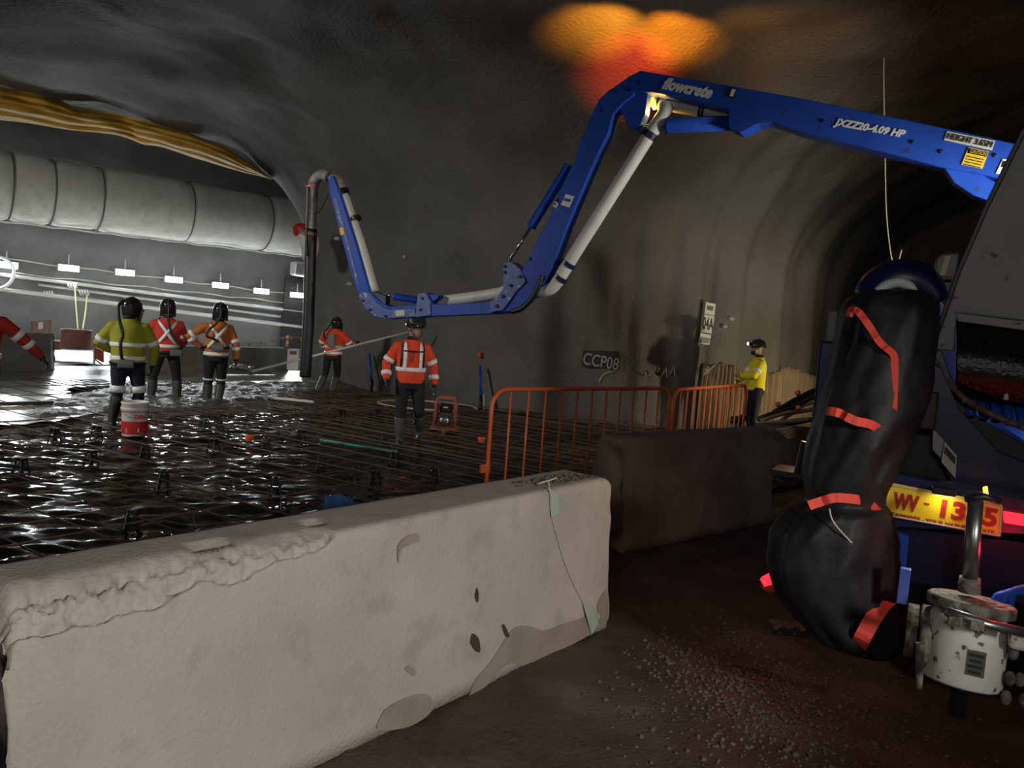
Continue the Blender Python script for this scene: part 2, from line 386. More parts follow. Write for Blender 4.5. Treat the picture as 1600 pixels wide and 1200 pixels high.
# loose pebbles on the road
mb = MB()
for k in range(1500):
    x = random.uniform(.4, 4.4); y = random.uniform(1.9, 6.5)
    if k > 350: x = random.gauss(1.30, .30); y = random.gauss(3.75, .45)
    if x < (y - 2.75) * .72 - .42 + .15: continue
    r = random.uniform(.003, .008) if k < 350 else random.uniform(.005, .014)
    z = .035 * fbm((x * .7, y * .7, 0), 3) + .010 * fbm((x * 5, y * 5, 2), 3) - .008
    mb.ell((x, y, z + r * .3), r, r * random.uniform(.7, 1.3), r * .7, n=5, m=3)
tag(mb.build('gravel', MT['rubble']), 'loose grey gravel scattered on the brown road', 'gravel', kind='stuff')

# ================================================================== POUR AREA
REG = [(-2.8, 1.2), (-1.85, 2.4), (0.08, 4.62), (0.55, 6.25), (2.3, 8.1), (4.3, 10.2), (4.6, 13.2), (2.3, 14.35), (-.75, 15.6), (-3.0, 17.0), (-4.6, 17.6), (-12, 12.5), (-9, 5), (-4, 1.5)]
def inside(x, y, poly=REG):
    c = False; n = len(poly)
    for i in range(n):
        (x1, y1), (x2, y2) = poly[i], poly[i - 1]
        if (y1 > y) != (y2 > y) and x < (x2 - x1) * (y - y1) / (y2 - y1) + x1: c = not c
    return c
st = .042; x0, x1, y0, y1 = -9.6, 4.8, 1.6, 14.9
nx, ny = int((x1 - x0) / st), int((y1 - y0) / st)
def memb_z(x, y):
    return .012 + .055 * abs(noise.noise(V((x * 1.5 + y * .6, y * 3.6 - x * .5, 0)))) + .045 * abs(noise.noise(V((x * 3.2 + y, y * 8, 5)))) + .008 * abs(noise.noise(V((x * 9 - y * 3, y * 15, 8))))
mb = MB(); idx = {}
for j in range(ny + 1):
    for i in range(nx + 1):
        x, y = x0 + i * st, y0 + j * st
        if inside(x, y): idx[(i, j)] = len(mb.v); mb.v.append(V((x, y, memb_z(x, y))))
for (i, j) in list(idx):
    q = [(i, j), (i + 1, j), (i + 1, j + 1), (i, j + 1)]
    if all(k in idx for k in q): mb.f.append(tuple(idx[k] for k in q))
tag(mb.build('plastic_membrane', MT['memb'], smooth=True), 'wrinkled black plastic membrane under the steel reinforcement', 'plastic sheet')

# reinforcement: every bar its own piece
rt = empty('reinforcement_mat', (-2, 9, 0), 'rusty steel reinforcement bars laid in a grid over black plastic', 'rebar')
UA = V((.84, -.54, 0)).normalized(); UB = V((.54, .84, 0)).normalized()
unit = MB(); unit.tube([(0, 0, 0), (1, 0, 0)], .0065, 6)
ume = None
def clip(o, d):
    ts = []; n = len(REG)
    for i in range(n):
        a = V((*REG[i], 0)); b = V((*REG[i - 1], 0)); e = b - a; den = d.x * e.y - d.y * e.x
        if abs(den) < 1e-9: continue
        wv = a - o; t = (wv.x * e.y - wv.y * e.x) / den; s_ = (wv.x * d.y - wv.y * d.x) / den
        if 0 <= s_ <= 1: ts.append(t)
    return (min(ts), max(ts)) if len(ts) >= 2 else None
def barobj(o, d, z):
    global ume
    c = clip(o, d)
    if not c or c[1] - c[0] < .6: return
    a = o + d * (c[0] + random.uniform(.05, .25)); L = c[1] - c[0] - random.uniform(.1, .5)
    if ume is None:
        b = unit.build('rebar', MT['rebar'], rt); ume = b.data
    else:
        b = link('rebar', ume, MT['rebar'], rt)
    b.rotation_euler = (random.uniform(-.002, .002), random.uniform(-.003, .003), math.atan2(d.y, d.x)); b.scale = (L, 1, 1)
    b.location = a + V((0, 0, z))
v_ = -7.0
while v_ < 9:
    barobj(V((-2, 9, 0)) + UB * v_, UA, .118)
    v_ += .20 if v_ > .4 else .42
for k in range(-24, 24):
    barobj(V((-2, 9, 0)) + UA * (k * .42), UB, .104)

# bar chairs
CH = [(33, 742), (142, 730), (85, 690), (150, 690), (226, 718), (322, 673), (333, 708), (205, 828), (415, 706), (430, 773), (437, 806), (500, 738), (555, 750), (616, 728), (678, 752), (534, 658), (590, 656), (585, 765), (255, 765), (470, 690), (600, 700)]
mb = MB()
for sx in (-1, 1):
    for sy in (-1, 1):
        mb.tube([(sx * .045, sy * .045, 0), (sx * .024, sy * .024, .14)], [.011, .008], 6)
for z, r in ((.05, .038), (.10, .031)):
    for a, b in (((-1, -1), (1, -1)), ((1, -1), (1, 1)), ((1, 1), (-1, 1)), ((-1, 1), (-1, -1))):
        mb.tube([(a[0] * r, a[1] * r, z), (b[0] * r, b[1] * r, z)], .006, 5)
for s in (-1, 1): mb.bar((s * .024, -.03, .14), (s * .024, .03, .14), .016, .03)
CHL = ['farthest left of the bar chairs', 'second from the left edge, nearer than the bucket', 'behind at the far left, left of the bucket', 'just left below the bucket', 'just in front of the bucket', 'right behind the bucket below the orange shirt',
    'in front of the orange shirt, right of the bucket', 'nearest the camera at the barrier top edge, left', 'left of the orange rebar cap row, centre', 'behind the blue sheet, upper of the two', 'closest behind the barrier left of the blue sheet',
    'left of the green pipe', 'below the green pipe middle', 'below the walking worker', 'farthest right, left of the orange fence', 'small, far back left of the walking worker', 'small, far back beside the pale hose loop',
    'between the blue sheet and the green pipe', 'alone in the middle left, below the bucket', 'beyond the orange rebar cap', 'at the far end of the green pipe']
ch0 = None
for (px, py) in CH:
    g = G(px, py, .01)
    if ch0 is None: ch0 = mb.build('bar_chair', MT['chair']); o = ch0
    else: o = ch0.copy(); COL.objects.link(o)
    o.location = g; o.rotation_euler = (0, 0, random.uniform(-.5, .5)); o.scale = (1.15, 1.15, random.uniform(1.0, 1.25))
    tag(o, 'small black plastic bar chair ' + CHL[len([q for q in COL.objects if q.name.startswith('bar_chair')]) - 1], 'bar chair', 'bar chairs under the rebar')

# wet concrete
def poly_sheet(name, poly, step, zf, m, label, cat, kind=None):
    xs = [p[0] for p in poly]; ys = [p[1] for p in poly]; mb = MB(); idx = {}
    X0, Y0 = min(xs), min(ys); nx = int((max(xs) - X0) / step) + 1; ny = int((max(ys) - Y0) / step) + 1
    for j in range(ny + 1):
        for i in range(nx + 1):
            x, y = X0 + i * step, Y0 + j * step
            if inside(x, y, poly): idx[(i, j)] = len(mb.v); mb.v.append(V((x, y, zf(x, y))))
    for (i, j) in list(idx):
        q = [(i, j), (i + 1, j), (i + 1, j + 1), (i, j + 1)]
        if all(k in idx for k in q): mb.f.append(tuple(idx[k] for k in q))
    return tag(mb.build(name, m, smooth=True), label, cat, kind=kind)
def gxy(l, z=0): return [tuple(G(a, b, z)[:2]) for a, b in l]
ROUGH = gxy([(-60, 715), (0, 700), (60, 692), (150, 676), (240, 662), (330, 655), (430, 652), (520, 632), (590, 612), (600, 600), (520, 598), (420, 600), (250, 600), (120, 602), (90, 615), (-60, 640)])
def edge_d(x, y, poly):
    p = V((x, y)); dm = 9
    for i in range(len(poly)):
        a, b = V(poly[i]), V(poly[i - 1]); e = b - a; t = max(0, min(1, (p - a).dot(e) / max(e.dot(e), 1e-6))); dm = min(dm, (p - a - e * t).length)
    return dm
def rz(x, y):
    e = min(1, edge_d(x, y, ROUGH) / 1.0)
    return -.02 + e * (.165 + .05 * fbm((x * 1.5, y * 1.5, 0), 3)) + .035 * e * noise.noise(V((x * 7, y * 7, 3))) + .02 * e * noise.noise(V((x * 17, y * 17, 3)))
poly_sheet('rough_wet_concrete', ROUGH, .07, rz, MT['wetc'], 'lumpy freshly poured grey concrete around the workers boots', 'concrete', 'stuff')
SLAB = gxy([(-300, 690), (0, 668), (60, 664), (128, 654), (160, 645), (120, 622), (110, 608), (220, 602), (420, 606), (520, 602), (596, 592), (600, 582), (470, 577), (300, 572), (160, 572), (0, 572), (-300, 572)], .1)
poly_sheet('fresh_concrete_slab', SLAB, .12, lambda x, y: .115 + .006 * fbm((x * 2, y * 2, 0), 2), MT['slab'], 'smooth pale freshly floated concrete slab at left', 'concrete', 'stuff')
poly = gxy([(-400, 572), (650, 572), (500, 530), (-400, 520)], .02)
poly_sheet('floor_far_tunnel', poly, .5, lambda x, y: .03, MT['fresh'], 'pale concrete floor of the lit tunnel at left', 'floor', 'structure')

# ================================================================== CONCRETE BARRIERS
def barrier(name, A, B, H, tt, tb, m, label, side, nl=120, chip=None, seed=0, holes=(), wave=.006, cat='barrier', group=None):
    """A->B foot line of the near face; side = horizontal unit vector to the far face"""
    A, B = V(A), V(B); L = (B - A).length; d = (B - A) / L; mb = MB()
    inset = (tb - tt) / 2
    prof = []
    r = .035
    zl = [(H - .24) * k / 9 for k in range(10)] + [H - .24 + (.24 - r) * k / 14 for k in range(1, 15)]
    for z_ in zl: prof.append((inset * z_ / (H - r), z_))
    for k in range(1, 6): a = math.pi / 2 * k / 5; prof.append((inset + r * (1 - math.cos(a)), H - r + r * math.sin(a)))
    for k in range(1, 9): prof.append((inset + r + (tt - 2 * r) * k / 9, H))
    for k in range(0, 6): a = math.pi / 2 * k / 5; prof.append((inset + tt - r + r * math.sin(a), H - r + r * math.cos(a)))
    for k in range(1, 7): prof.append((tb - inset + inset * k / 6 if False else (tb - inset) + inset * k / 6, (H - r) * (1 - k / 6)))
    np_ = len(prof); vs = []
    for i in range(nl + 1):
        s = i / nl * L
        e = min(s, L - s)
        for (u, z) in prof:
            n1 = fbm((s * 3 + seed, u * 3, z * 3), 3) * wave
            p = A + d * s + side * (u + n1) + V((0, 0, z + n1 * .6))
            # rounded, broken ends
            k = max(0, 1 - e / .05)
            cn = (abs(z - H) < .05)
            p -= d * (1 if s > L / 2 else -1) * k * k * (.03 + .03 * fbm((z * 7, u * 7, seed), 3)) * (1.6 if cn else 1)
            if cn and e < .10: p.z -= .045 * (1 - e / .10) ** 2
            if chip:
                c = chip(s, u, z, L)
                if c: p += side * c * (.55 if u < tb / 2 else -.2) - V((0, 0, c * .8 if z > H - .2 else 0))
            for (hs, hu, hw, hl) in holes:
                q = ((s - hs) / hl) ** 2 + ((u - hu) / hw) ** 2
                if z >= H - .01 and q < 1: p.z -= .05 * (1 - q)
            vs.append(p)
    fs = [(i * np_ + k, i * np_ + k + 1, (i + 1) * np_ + k + 1, (i + 1) * np_ + k) for i in range(nl) for k in range(np_ - 1)]
    fs += [tuple(range(np_)), tuple(nl * np_ + k for k in range(np_ - 1, -1, -1))]
    fs += [(i * np_, (i + 1) * np_, (i + 1) * np_ + np_ - 1, i * np_ + np_ - 1) for i in range(nl)]
    mb.add(vs, fs); o = mb.build(name, m, smooth=True)
    return tag(o, label, cat, group)
BR = G(952, 978); BH = .90
tl = G(-6, 938, BH); BL = V((tl.x, tl.y, 0))
bd = (BR - BL).normalized(); BS = V((-bd.y, bd.x, 0)); BL = BL - BS * .05
bd = (BR - BL).normalized(); BS = V((-bd.y, bd.x, 0))
def chipf(s, u, z, L):
    c = 0
    if s < 1.15 and u < .16 and z > BH - .2:
        k = (1 - s / 1.15) ** .5; zb = BH - (.13 + .05 * fbm((s * 6, 1, 2), 3)) * k - .015
        if z > zb: c = min(1, (z - zb) / .02) * (.030 + .035 * k * max(0, (z - zb) / .14)) * (.75 + .9 * abs(fbm((s * 16, u * 16, z * 16), 4)) + .6 * abs(noise.noise(V((s * 45, u * 40, z * 45))))) * (1 - max(0, u - .07) / .09)
    if s < .07: c += .05 * (1 - s / .07) * (.6 + abs(fbm((s * 20, z * 9, 3), 4)) * 1.6)
    return max(0, c)
BLEN = (BR - BL).length
def bhole(px, py, w_, l_):
    g = G(px, py, BH) - BL; return (g.dot(bd), g.dot(BS), w_, l_)
HOLES = [bhole(328, 850, .045, .10), bhole(488, 816, .035, .06), bhole(672, 765, .02, .03)]
nearb = barrier('concrete_barrier', BL, BR, BH, .34, .44, MT['conc'], 'long pale concrete barrier nearest the camera with chipped top edge', BS, 360, chipf, 3, HOLES, .002)
# far barrier
F1 = G(958, 868); F2t = G(1224, 676, .9); F2 = V((F2t.x, F2t.y, 0))
fd = (F2 - F1).normalized(); FS = V((-fd.y, fd.x, 0))
barrier('concrete_barrier', F1 + fd * .08, F2, .92, .24, .46, MT['conc2'], 'shorter brown stained concrete barrier behind the gap, beside the truck', FS, 90, None, 11, (), .014)
# lit-tunnel barriers
b1 = G(-60, 582, .1); b2 = G(78, 581, .1)
barrier('concrete_barrier', b1, b2, .80, .22, .34, MT['conc3'], 'grey concrete barrier at the left edge behind the fresh slab', V((-.2, 1, 0)).normalized(), 30, None, 5)
b1 = G(212, 583, .1); b2 = G(452, 580, .1); q = (b2 - b1).normalized()
barrier('concrete_barrier', b1, b2, .62, .22, .34, MT['conc3'], 'long grey concrete barrier behind the workers at the slab edge', V((-q.y, q.x, 0)), 40, None, 8)
# stains on the near barrier face: mud splashes with a shape of their own
NB = -BS
def face_pt(px, py, lift=.004):
    inset = .05 / BH
    n = (NB + V((0, 0, inset))).normalized()
    return PL(px, py, BL + n * lift, n)
def blot(poly, m, name='mud_stain', lift=.005):
    mb = MB(); pts = smooth_path([face_pt(*p, lift) for p in poly + [poly[0]]], 4)[:-1]
    mb.prism(pts, NB * .001); return mb.build(name, m, nearb)
blot([(728, 1110), (740, 1068), (770, 1030), (800, 985), (825, 978), (850, 985), (880, 975), (905, 968), (925, 962), (930, 985), (880, 1015), (838, 1045), (815, 1040), (790, 1040)], MT['wet'], lift=.005)
blot([(933, 945), (940, 930), (950, 925), (951, 965), (938, 975)], MT['wet'], lift=.005)
blot([(735, 1005), (738, 990), (748, 998), (750, 1018), (742, 1016)], MT['wood'])
blot([(742, 932), (745, 918), (748, 930), (746, 942)], MT['wood'])
blot([(784, 978), (788, 976), (796, 994), (790, 994)], MT['wood'])
blot([(622, 852), (632, 840), (652, 833), (655, 846), (640, 851), (626, 860), (623, 880), (621, 870)], MT['wet'])
blot([(632, 1045), (640, 1040), (650, 1050), (645, 1056)], MT['wet'])
blot([(600, 1110), (630, 1092), (668, 1085), (675, 1110), (640, 1135), (590, 1140)], MT['wet'], lift=.005)
# string of torn bunting over the barrier
bt = empty('torn_bunting', face_pt(900, 860), 'pale string with two torn green flags hanging over the near barrier', 'bunting')
pts = [(857, 752), (860, 775), (861, 800), (870, 835), (883, 880), (900, 920), (911, 942), (918, 965), (925, 990)]
MB().tube(smooth_path([face_pt(*p, .006) for p in pts], 5), .004, 6).build('string', MT['rope'], bt, True)
for poly in ([(860, 765), (872, 772), (883, 790), (874, 802), (861, 808)], [(911, 943), (925, 948), (938, 962), (932, 978), (924, 992), (917, 965)]):
    m_ = MB(); m_.prism([face_pt(*p, .010 + .012 * (i % 2)) for i, p in enumerate(poly)], NB * .002); m_.build('flag', MT['green'], bt)
# rubble lying on the barrier end
mb = MB()
for k in range(190):
    s = BLEN - .12 - abs(random.gauss(.22, .17)); u = random.uniform(.09, .27); r = random.uniform(.004, .012)
    if not .02 < BLEN - s < .75: continue
    mb.ell(BL + bd * s + BS * u + V((0, 0, BH + r * .4)), r, r * 1.2, r * .8, n=5, m=3)
tag(mb.build('concrete_crumbs', MT['crust']), 'small grey crumbs lying on the near barrier end', 'rubble', kind='stuff')
mb = MB(); mb.tube([BL + bd * (BLEN - .62) + BS * .16 + V((0, 0, BH + .008)), BL + bd * (BLEN - .5) + BS * .12 + V((0, 0, BH + .035))], [.006, .004], 6)
tag(mb.build('wood_splinter', MT['rope']), 'pale splinter on the crumbs on the near barrier end', 'splinter')

# ================================================================== ORANGE CROWD BARRIERS
def crowd(A, B, H, nb, label, m, hook=True):
    A, B = V(A), V(B); d = (B - A).normalized(); L = (B - A).length
    root = empty('crowd_barrier', A, label, 'fence', 'orange steel crowd barriers')
    R = .16; z0 = .22
    fr = [A + V((0, 0, .02))] + [A + V((0, 0, H - R))]
    for k in range(1, 7): a = math.pi / 2 * k / 6; fr.append(A + d * (R * (1 - math.cos(a))) + V((0, 0, H - R + R * math.sin(a))))
    for k in range(0, 7): a = math.pi / 2 * k / 6; fr.append(B - d * (R * (1 - math.sin(a))) + V((0, 0, H - R + R * math.cos(a))))
    fr.append(B + V((0, 0, .02)))
    MB().tube(fr, .019, 10).build('frame', m, root, True)
    MB().tube([A + V((0, 0, z0)), B + V((0, 0, z0))], .016, 8).build('lower_rail', m, root, True)
    for k in range(1, nb + 1):
        p = A + d * (L * k / (nb + 1)); MB().tube([p + V((0, 0, z0)), p + V((0, 0, H - .005))], .0095, 8).build('upright', m, root, True)
    nrm = V((-d.y, d.x, 0))
    for p in (A + d * .18, B - d * .18):
        MB().bar(p - nrm * .28 + V((0, 0, .035)), p + nrm * .28 + V((0, 0, .035)), .05, .05).build('foot', m, root, bevel=.006)
    if hook:
        MB().bar(A - d * .075 + V((0, 0, .56)), A + d * .02 + V((0, 0, .56)), .03, .07).build('hook', m, root, bevel=.004)
    q = B - d * .30; MB().obox(q + V((0, 0, .40)), d * .20, nrm * .006, V((0, 0, .18))).build('tag_plate', m, root)
    return root
def gp(px, py, d): p = P(px, py, d); return V((p.x, p.y, 0))
c1 = gp(770, 610, 6.35); c2 = gp(1048, 612, 8.15)
crowd(c1, c2, 1.22, 11, 'orange steel crowd barrier in front, behind the gap between concrete barriers', MT['orange'])
c3 = gp(1166, 610, 10.3)
crowd(c2 + (c3 - c2).normalized() * .10, c3, 1.20, 12, 'second orange crowd barrier, farther back beside the blue drum', MT['orange'], False)

# ================================================================== PUMP TRUCK
TA = V((math.sin(math.radians(28)), math.cos(math.radians(28)), 0)); TR = V((TA.y, -TA.x, 0)); ZU = V((0, 0, 1))
T0 = P(1475, 797, 3.1)
def TP(px, py, off=0.0): return PL(px, py, T0 + TA * off, TA)
truck = empty('concrete_pump_truck', V((T0.x, T0.y, 0)), 'blue concrete pump truck with folding boom reaching over the pour', 'truck')
# boom plane
BE = V((1.55, 9.3, 0)); BU = V((-.881, .473, 0)).normalized(); BN = V((.473, .881, 0)).normalized()
def BP(px, py, off=0.0): return PL(px, py, BE + BN * off, BN)
def bplate(name, poly, wd, m, parent=truck, off=0.0, bevel=.008):
    mb = MB(); mb.prism([BP(x, y, off - wd / 2) for x, y in poly], BN * wd); return mb.build(name, m, parent, bevel=bevel)
boom1 = bplate('boom_arm', [(1000, 110), (1250, 153), (1420, 188), (1640, 236), (1640, 296), (1540, 274), (1465, 260), (1400, 243), (1250, 206), (1206, 191), (1184, 193), (1167, 202), (1156, 207), (1139, 200), (1138, 171), (1065, 153), (1020, 144), (990, 144), (968, 148), (960, 136)], .26, MT['blue'])
boom2 = bplate('boom_arm', [(1000, 111), (985, 118), (950, 142), (936, 155), (925, 178), (908, 218), (896, 255), (880, 285), (860, 335), (838, 378), (815, 425), (800, 455), (775, 472), (770, 488), (806, 486), (832, 462), (852, 438), (868, 402), (886, 352), (908, 300), (930, 248), (950, 208), (958, 178), (972, 162), (990, 148)], .20, MT['blue'], off=-.015)
boom3 = bplate('boom_arm', [(800, 468), (774, 471), (690, 476), (672, 474), (652, 476), (610, 479), (596, 474), (585, 463), (577, 455), (565, 462), (572, 478), (584, 491), (600, 497), (640, 497), (680, 494), (780, 490), (806, 487), (815, 474)], .17, MT['blue'], off=.0)
boom4 = bplate('boom_arm', [(511, 275), (516, 305), (528, 352), (541, 400), (553, 440), (562, 466), (578, 462), (570, 432), (556, 382), (541, 335), (527, 292), (520, 274)], .13, MT['blue'], off=.0)
# lighter worn flange faces
bplate('flange_plate', [(785, 411), (797, 408), (812, 421), (822, 440), (806, 456), (797, 470), (786, 484), (765, 489), (764, 472), (778, 462), (786, 450)], .24, MT['blue2'], boom2, -.02)
bplate('flange_plate', [(652, 459), (664, 456), (672, 470), (672, 493), (648, 496), (650, 478)], .20, MT['blue2'], boom3, -.01)
bplate('flange_plate', [(565, 455), (560, 462), (570, 482), (586, 495), (602, 498), (650, 495), (648, 482), (606, 484), (590, 474), (578, 458)], .19, MT['blue2'], boom3, -.005)
bplate('side_plate', [(519, 308), (531, 352), (545, 400), (558, 446), (563, 452), (553, 410), (540, 360), (526, 308)], .135, MT['blue2'], boom4, -.004)
bplate('bracket', [(984, 146), (1012, 146), (1008, 178), (1000, 196), (992, 203), (982, 198), (972, 178), (966, 166)], .15, MT['blue'], boom2, 0)
bplate('bracket', [(656, 458), (687, 461), (682, 468), (672, 474), (658, 474)], .12, MT['blue'], boom3, 0)
bplate('bracket', [(580, 455), (592, 458), (603, 462), (603, 480), (590, 478)], .10, MT['navy'], boom3, 0)
bplate('bracket', [(1470, 255), (1515, 262), (1565, 290), (1558, 308), (1545, 314), (1520, 305), (1490, 285)], .20, MT['blue'], boom1, 0)
# welds, bolts
for (px, py) in ((998, 129), (983, 140), (938, 172), (826, 404), (868, 312), (1470, 236), (1555, 242), (1285, 188), (1425, 221)):
    a = BP(px, py, -.15); MB().lathe([(.020, 0), (.020, .008), (.012, .012)], a + BN * .022, -BN, 12).build('bolt', MT['navy'], boom1 if px > 980 and py < 260 else boom2)
for (px, py) in ((788, 416), (788, 425), (812, 432), (798, 446), (786, 463), (776, 478)):
    MB().lathe([(.022, 0), (.022, .016), (.012, .02)], BP(px, py, -.145), -BN, 12).build('bolt', MT['navy'], boom2)
for (px, py) in ((567, 470), (578, 484), (602, 494), (660, 466), (657, 484)):
    MB().lathe([(.02, 0), (.02, .014), (.012, .018)], BP(px, py, -.11), -BN, 12).build('bolt', MT['navy'], boom3)
# hydraulic rams
def ram(a, b, k, r1, r2, off=0.0, name='hydraulic_ram'):
    a, b = BP(*a, off), BP(*b, off); m_ = a + (b - a) * k
    o = MB().tube([m_, m_ + (b - m_) * .03, b], [r1 * 1.12, r1, r1], 16).build(name, MT['blue'], truck, True)
    MB().tube([a, m_], r2, 12).build('rod', MT['chrome'], o, True); return o
ram((988, 199), (1150, 192), .35, .085, .030)
ram((794, 411), (890, 258), .38, .062, .020, -.05)
ram((598, 460), (656, 470), .34, .050, .016)
ram((1556, 300), (1700, 360), .45, .10, .05)
# delivery pipe
def pipe(pts, r, m, off=0.0, name='delivery_pipe'):
    return MB().tube(smooth_path([BP(p[0], p[1], p[2] if len(p) > 2 else off) for p in pts], 6), r, 14).build(name, m, truck, True)
pipe([(1140, 180), (1090, 172), (1042, 163), (1030, 160), (1020, 162)], .075, MT['white'], .16)
pipe([(1040, 165, .05), (1038, 178, 0), (1024, 198, 0), (1014, 212, 0)], .085, MT['white'])
pipe([(1014, 212), (960, 298), (905, 385), (889, 411)], .082, MT['white'])
pipe([(887, 414), (876, 432)], .082, MT['white'])
pipe([(874, 436), (862, 450), (845, 455), (820, 453), (800, 452, .1), (780, 459, .16)], .082, MT['white'])
pipe([(800, 455, .16), (745, 464, .16), (680, 472, .14)], .08, MT['white'])
pipe([(586, 456, .05), (566, 388, .05), (548, 335, .05), (537, 303, .05)], .07, MT['white'])
pipe([(536, 299, .05), (533, 291, .05), (526, 282, .04), (517, 276, 0)], .08, MT['grim'])
pipe([(513, 276), (503, 273), (494, 279), (489, 292), (487, 315), (486, 362)], .082, MT['grim'])
for (px, py, r, off, m_) in ((1014, 212, .10, 0, 'navy'), (1016, 209, .10, 0, 'rub'), (888, 412, .105, 0, 'navy'), (875, 434, .105, 0, 'navy'), (535, 300, .10, .05, 'rub'), (536, 304, .10, .05, 'navy'), (556, 342, .085, .05, 'rub')):
    a = BP(px, py, off); dr = (BP(960, 298, 0) - BP(1014, 212, 0)).normalized() if px > 700 else (BP(548, 335) - BP(537, 303)).normalized()
    MB().tube([a - dr * .025, a + dr * .025], r, 16).build('pipe_clamp', MT[m_], truck)
for px in (1031, 1045, 1096, 1101):
    a = BP(px, 160 + (px - 1030) * .19, .16); dr = (BP(1140, 180) - BP(1042, 163)).normalized()
    MB().tube([a - dr * .012, a + dr * .012], .092, 16).build('pipe_clamp', MT['rub'], truck)
for a, b in (((855, 408), (888, 413)), ((884, 414), (852, 448))):
    MB().tube([BP(*a), BP(*b)], .022, 8).build('pipe_bracket', MT['navy'], truck)
# end hose hanging at the boom tip, and small hoses
hose = MB().tube(smooth_path([BP(486.5, 358), BP(484, 430), BP(482, 500), BP(479, 550), BP(477, 589)], 8), [.088] * 33, 16).build('rubber_end_hose', MT['rub'], truck, True)
MB().tube([BP(488, 291), BP(488, 294)], .10, 16).build('hose_band', MT['orange'], hose)
MB().tube([BP(485.6, 364), BP(485.5, 368)], .10, 16).build('hose_band', MT['rustw'], hose)
MB().tube(smooth_path([BP(482, 292, -.1), BP(481, 330, -.1), BP(480, 345, -.1), BP(479, 372, -.1), BP(480, 400, -.1)], 5), .012, 6).build('safety_chain', MT['rub'], hose, True)
MB().tube(smooth_path([BP(512, 303), BP(508, 315), BP(500, 328), BP(494, 333)], 5), .01, 6).build('safety_cable', MT['rub'], hose, True)
MB().tube(smooth_path([BP(847, 430, -.12), BP(841, 448, -.13), BP(830, 468, -.13), BP(815, 482, -.12), BP(800, 487, -.1)], 6), .034, 10).build('hydraulic_hose', MT['rub'], truck, True)
for (px, py) in ((533, 373), (553, 444)):
    MB().lathe([(.03, 0), (.03, .08)], BP(px - 3, py, -.06), -BU * -1 + V((0, 0, 0)), 10).build('lug', MT['grim'], boom4)
# lettering on the boom
def blet(s, p0, p1, hpx, off, parent, m=MT['letw'], shear=0.0, bold=0.0, name='lettering'):
    a, b = BP(*p0, off), BP(*p1, off); ux = b - a; up = ZU - ux.normalized() * ZU.dot(ux.normalized()); up.normalize()
    h = (BP(p0[0], p0[1] - hpx, off) - a).length
    return text_mb(s, a, ux, up * h, -BN, shear, bold, .004).build(name, m, parent)
blet('flowcrete', (1033, 139), (1110, 155), 19, -.132, boom1, shear=.35, bold=.05)
blet('JXZZ20-4.09 HP', (1301, 199), (1411, 219), 15, -.132, boom1, shear=.2, bold=.045)
def bsign(poly, m, off, parent, name='sticker'): return bplate(name, poly, .004, m, parent, off, 0)
bsign([(1138, 135), (1149, 138), (1147, 155), (1136, 152)], MT['letb'], -.134, boom1); blet('1', (1140, 150), (1145, 151), 11, -.138, boom1, bold=.02)
bsign([(1480, 205), (1555, 220), (1550, 235), (1475, 219)], MT['cream'], -.134, boom1); blet('HEIGHT 3.65M', (1480, 217), (1549, 231), 9, -.138, boom1, MT['letb'])
bsign([(1513, 230), (1545, 237), (1535, 264), (1502, 257)], MT['yel'], -.134, boom1); bsign([(1513, 231), (1544, 238), (1541, 245), (1512, 239)], MT['letb'], -.136, boom1)
blet('CAUTION', (1515, 238), (1540, 243.5), 5, -.140, boom1, MT['yel'])
for k in range(4):
    x_, y_ = 1512 - k * 1.8, 245 + k * 4.2; bsign([(x_, y_ - 1.6), (x_ + 25, y_ + 3.9), (x_ + 24.5, y_ + 5.1), (x_ - .5, y_ - .4)], MT['letb'], -.138, boom1, 'sticker_print')
bsign([(1567, 248), (1590, 253), (1580, 276), (1556, 271)], MT['letw'], -.134, boom1); bsign([(1567, 251), (1586, 255), (1581, 264), (1564, 261)], MT['letb'], -.136, boom1); bsign([(1570, 254), (1582, 257), (1580, 262), (1569, 260)], MT['red'], -.138, boom1)
bsign([(884, 303), (897, 307), (889, 324), (876, 320)], MT['letw'], -.12, boom2); blet('2', (863, 321), (870, 326), 8, -.12, boom2, bold=.02)
bsign([(882, 309), (893, 312), (890, 316), (880, 313)], MT['blue'], -.123, boom2, 'sticker_print')
bsign([(618, 485), (632, 484), (632, 493), (618, 494)], MT['cream'], -.105, boom3)
bsign([(530, 356), (536, 355), (538, 366), (532, 368)], MT['yel'], -.075, boom4)
# amber beacon under the elbow
bp_ = BP(1017, 158, .12)
MB().lathe([(.07, 0), (.07, .05), (.05, .09), (.01, .11)], bp_ - V((0, 0, .05)), (0, 0, 1), 16).build('amber_beacon', MT['amb'], truck, True)
def truck_lamp(kind, name, loc, en, col, **k):
    o = lamp(kind, name, loc, en, col, **k); return o
BEACON = bp_ + V((-.10, .30, .12))
truck_lamp('SPOT', 'amber_beacon_beam', BEACON, 1050, (1, .34, .02), target=P(918, 0, 11.4), size=.05, angle=42, blend=1)
truck_lamp('SPOT', 'amber_beacon_beam', BEACON, 1100, (1, .28, .01), target=P(1062, 38, 11.0), size=.05, angle=38, blend=1)
truck_lamp('SPOT', 'amber_beacon_beam', BEACON, 900, (1, .07, .02), target=P(985, 92, 12.0), size=.05, angle=40, blend=.9)
truck_lamp('SPOT', 'amber_beacon_beam', bp_ + V((.35, .45, .35)), 120, (1, .40, .06), target=P(1400, 90, 12.5), size=.05, angle=85, blend=1)
truck_lamp('POINT', 'amber_beacon_glow', bp_ + V((.05, -.05, -.14)), 14, (1, .42, .05), size=.05)

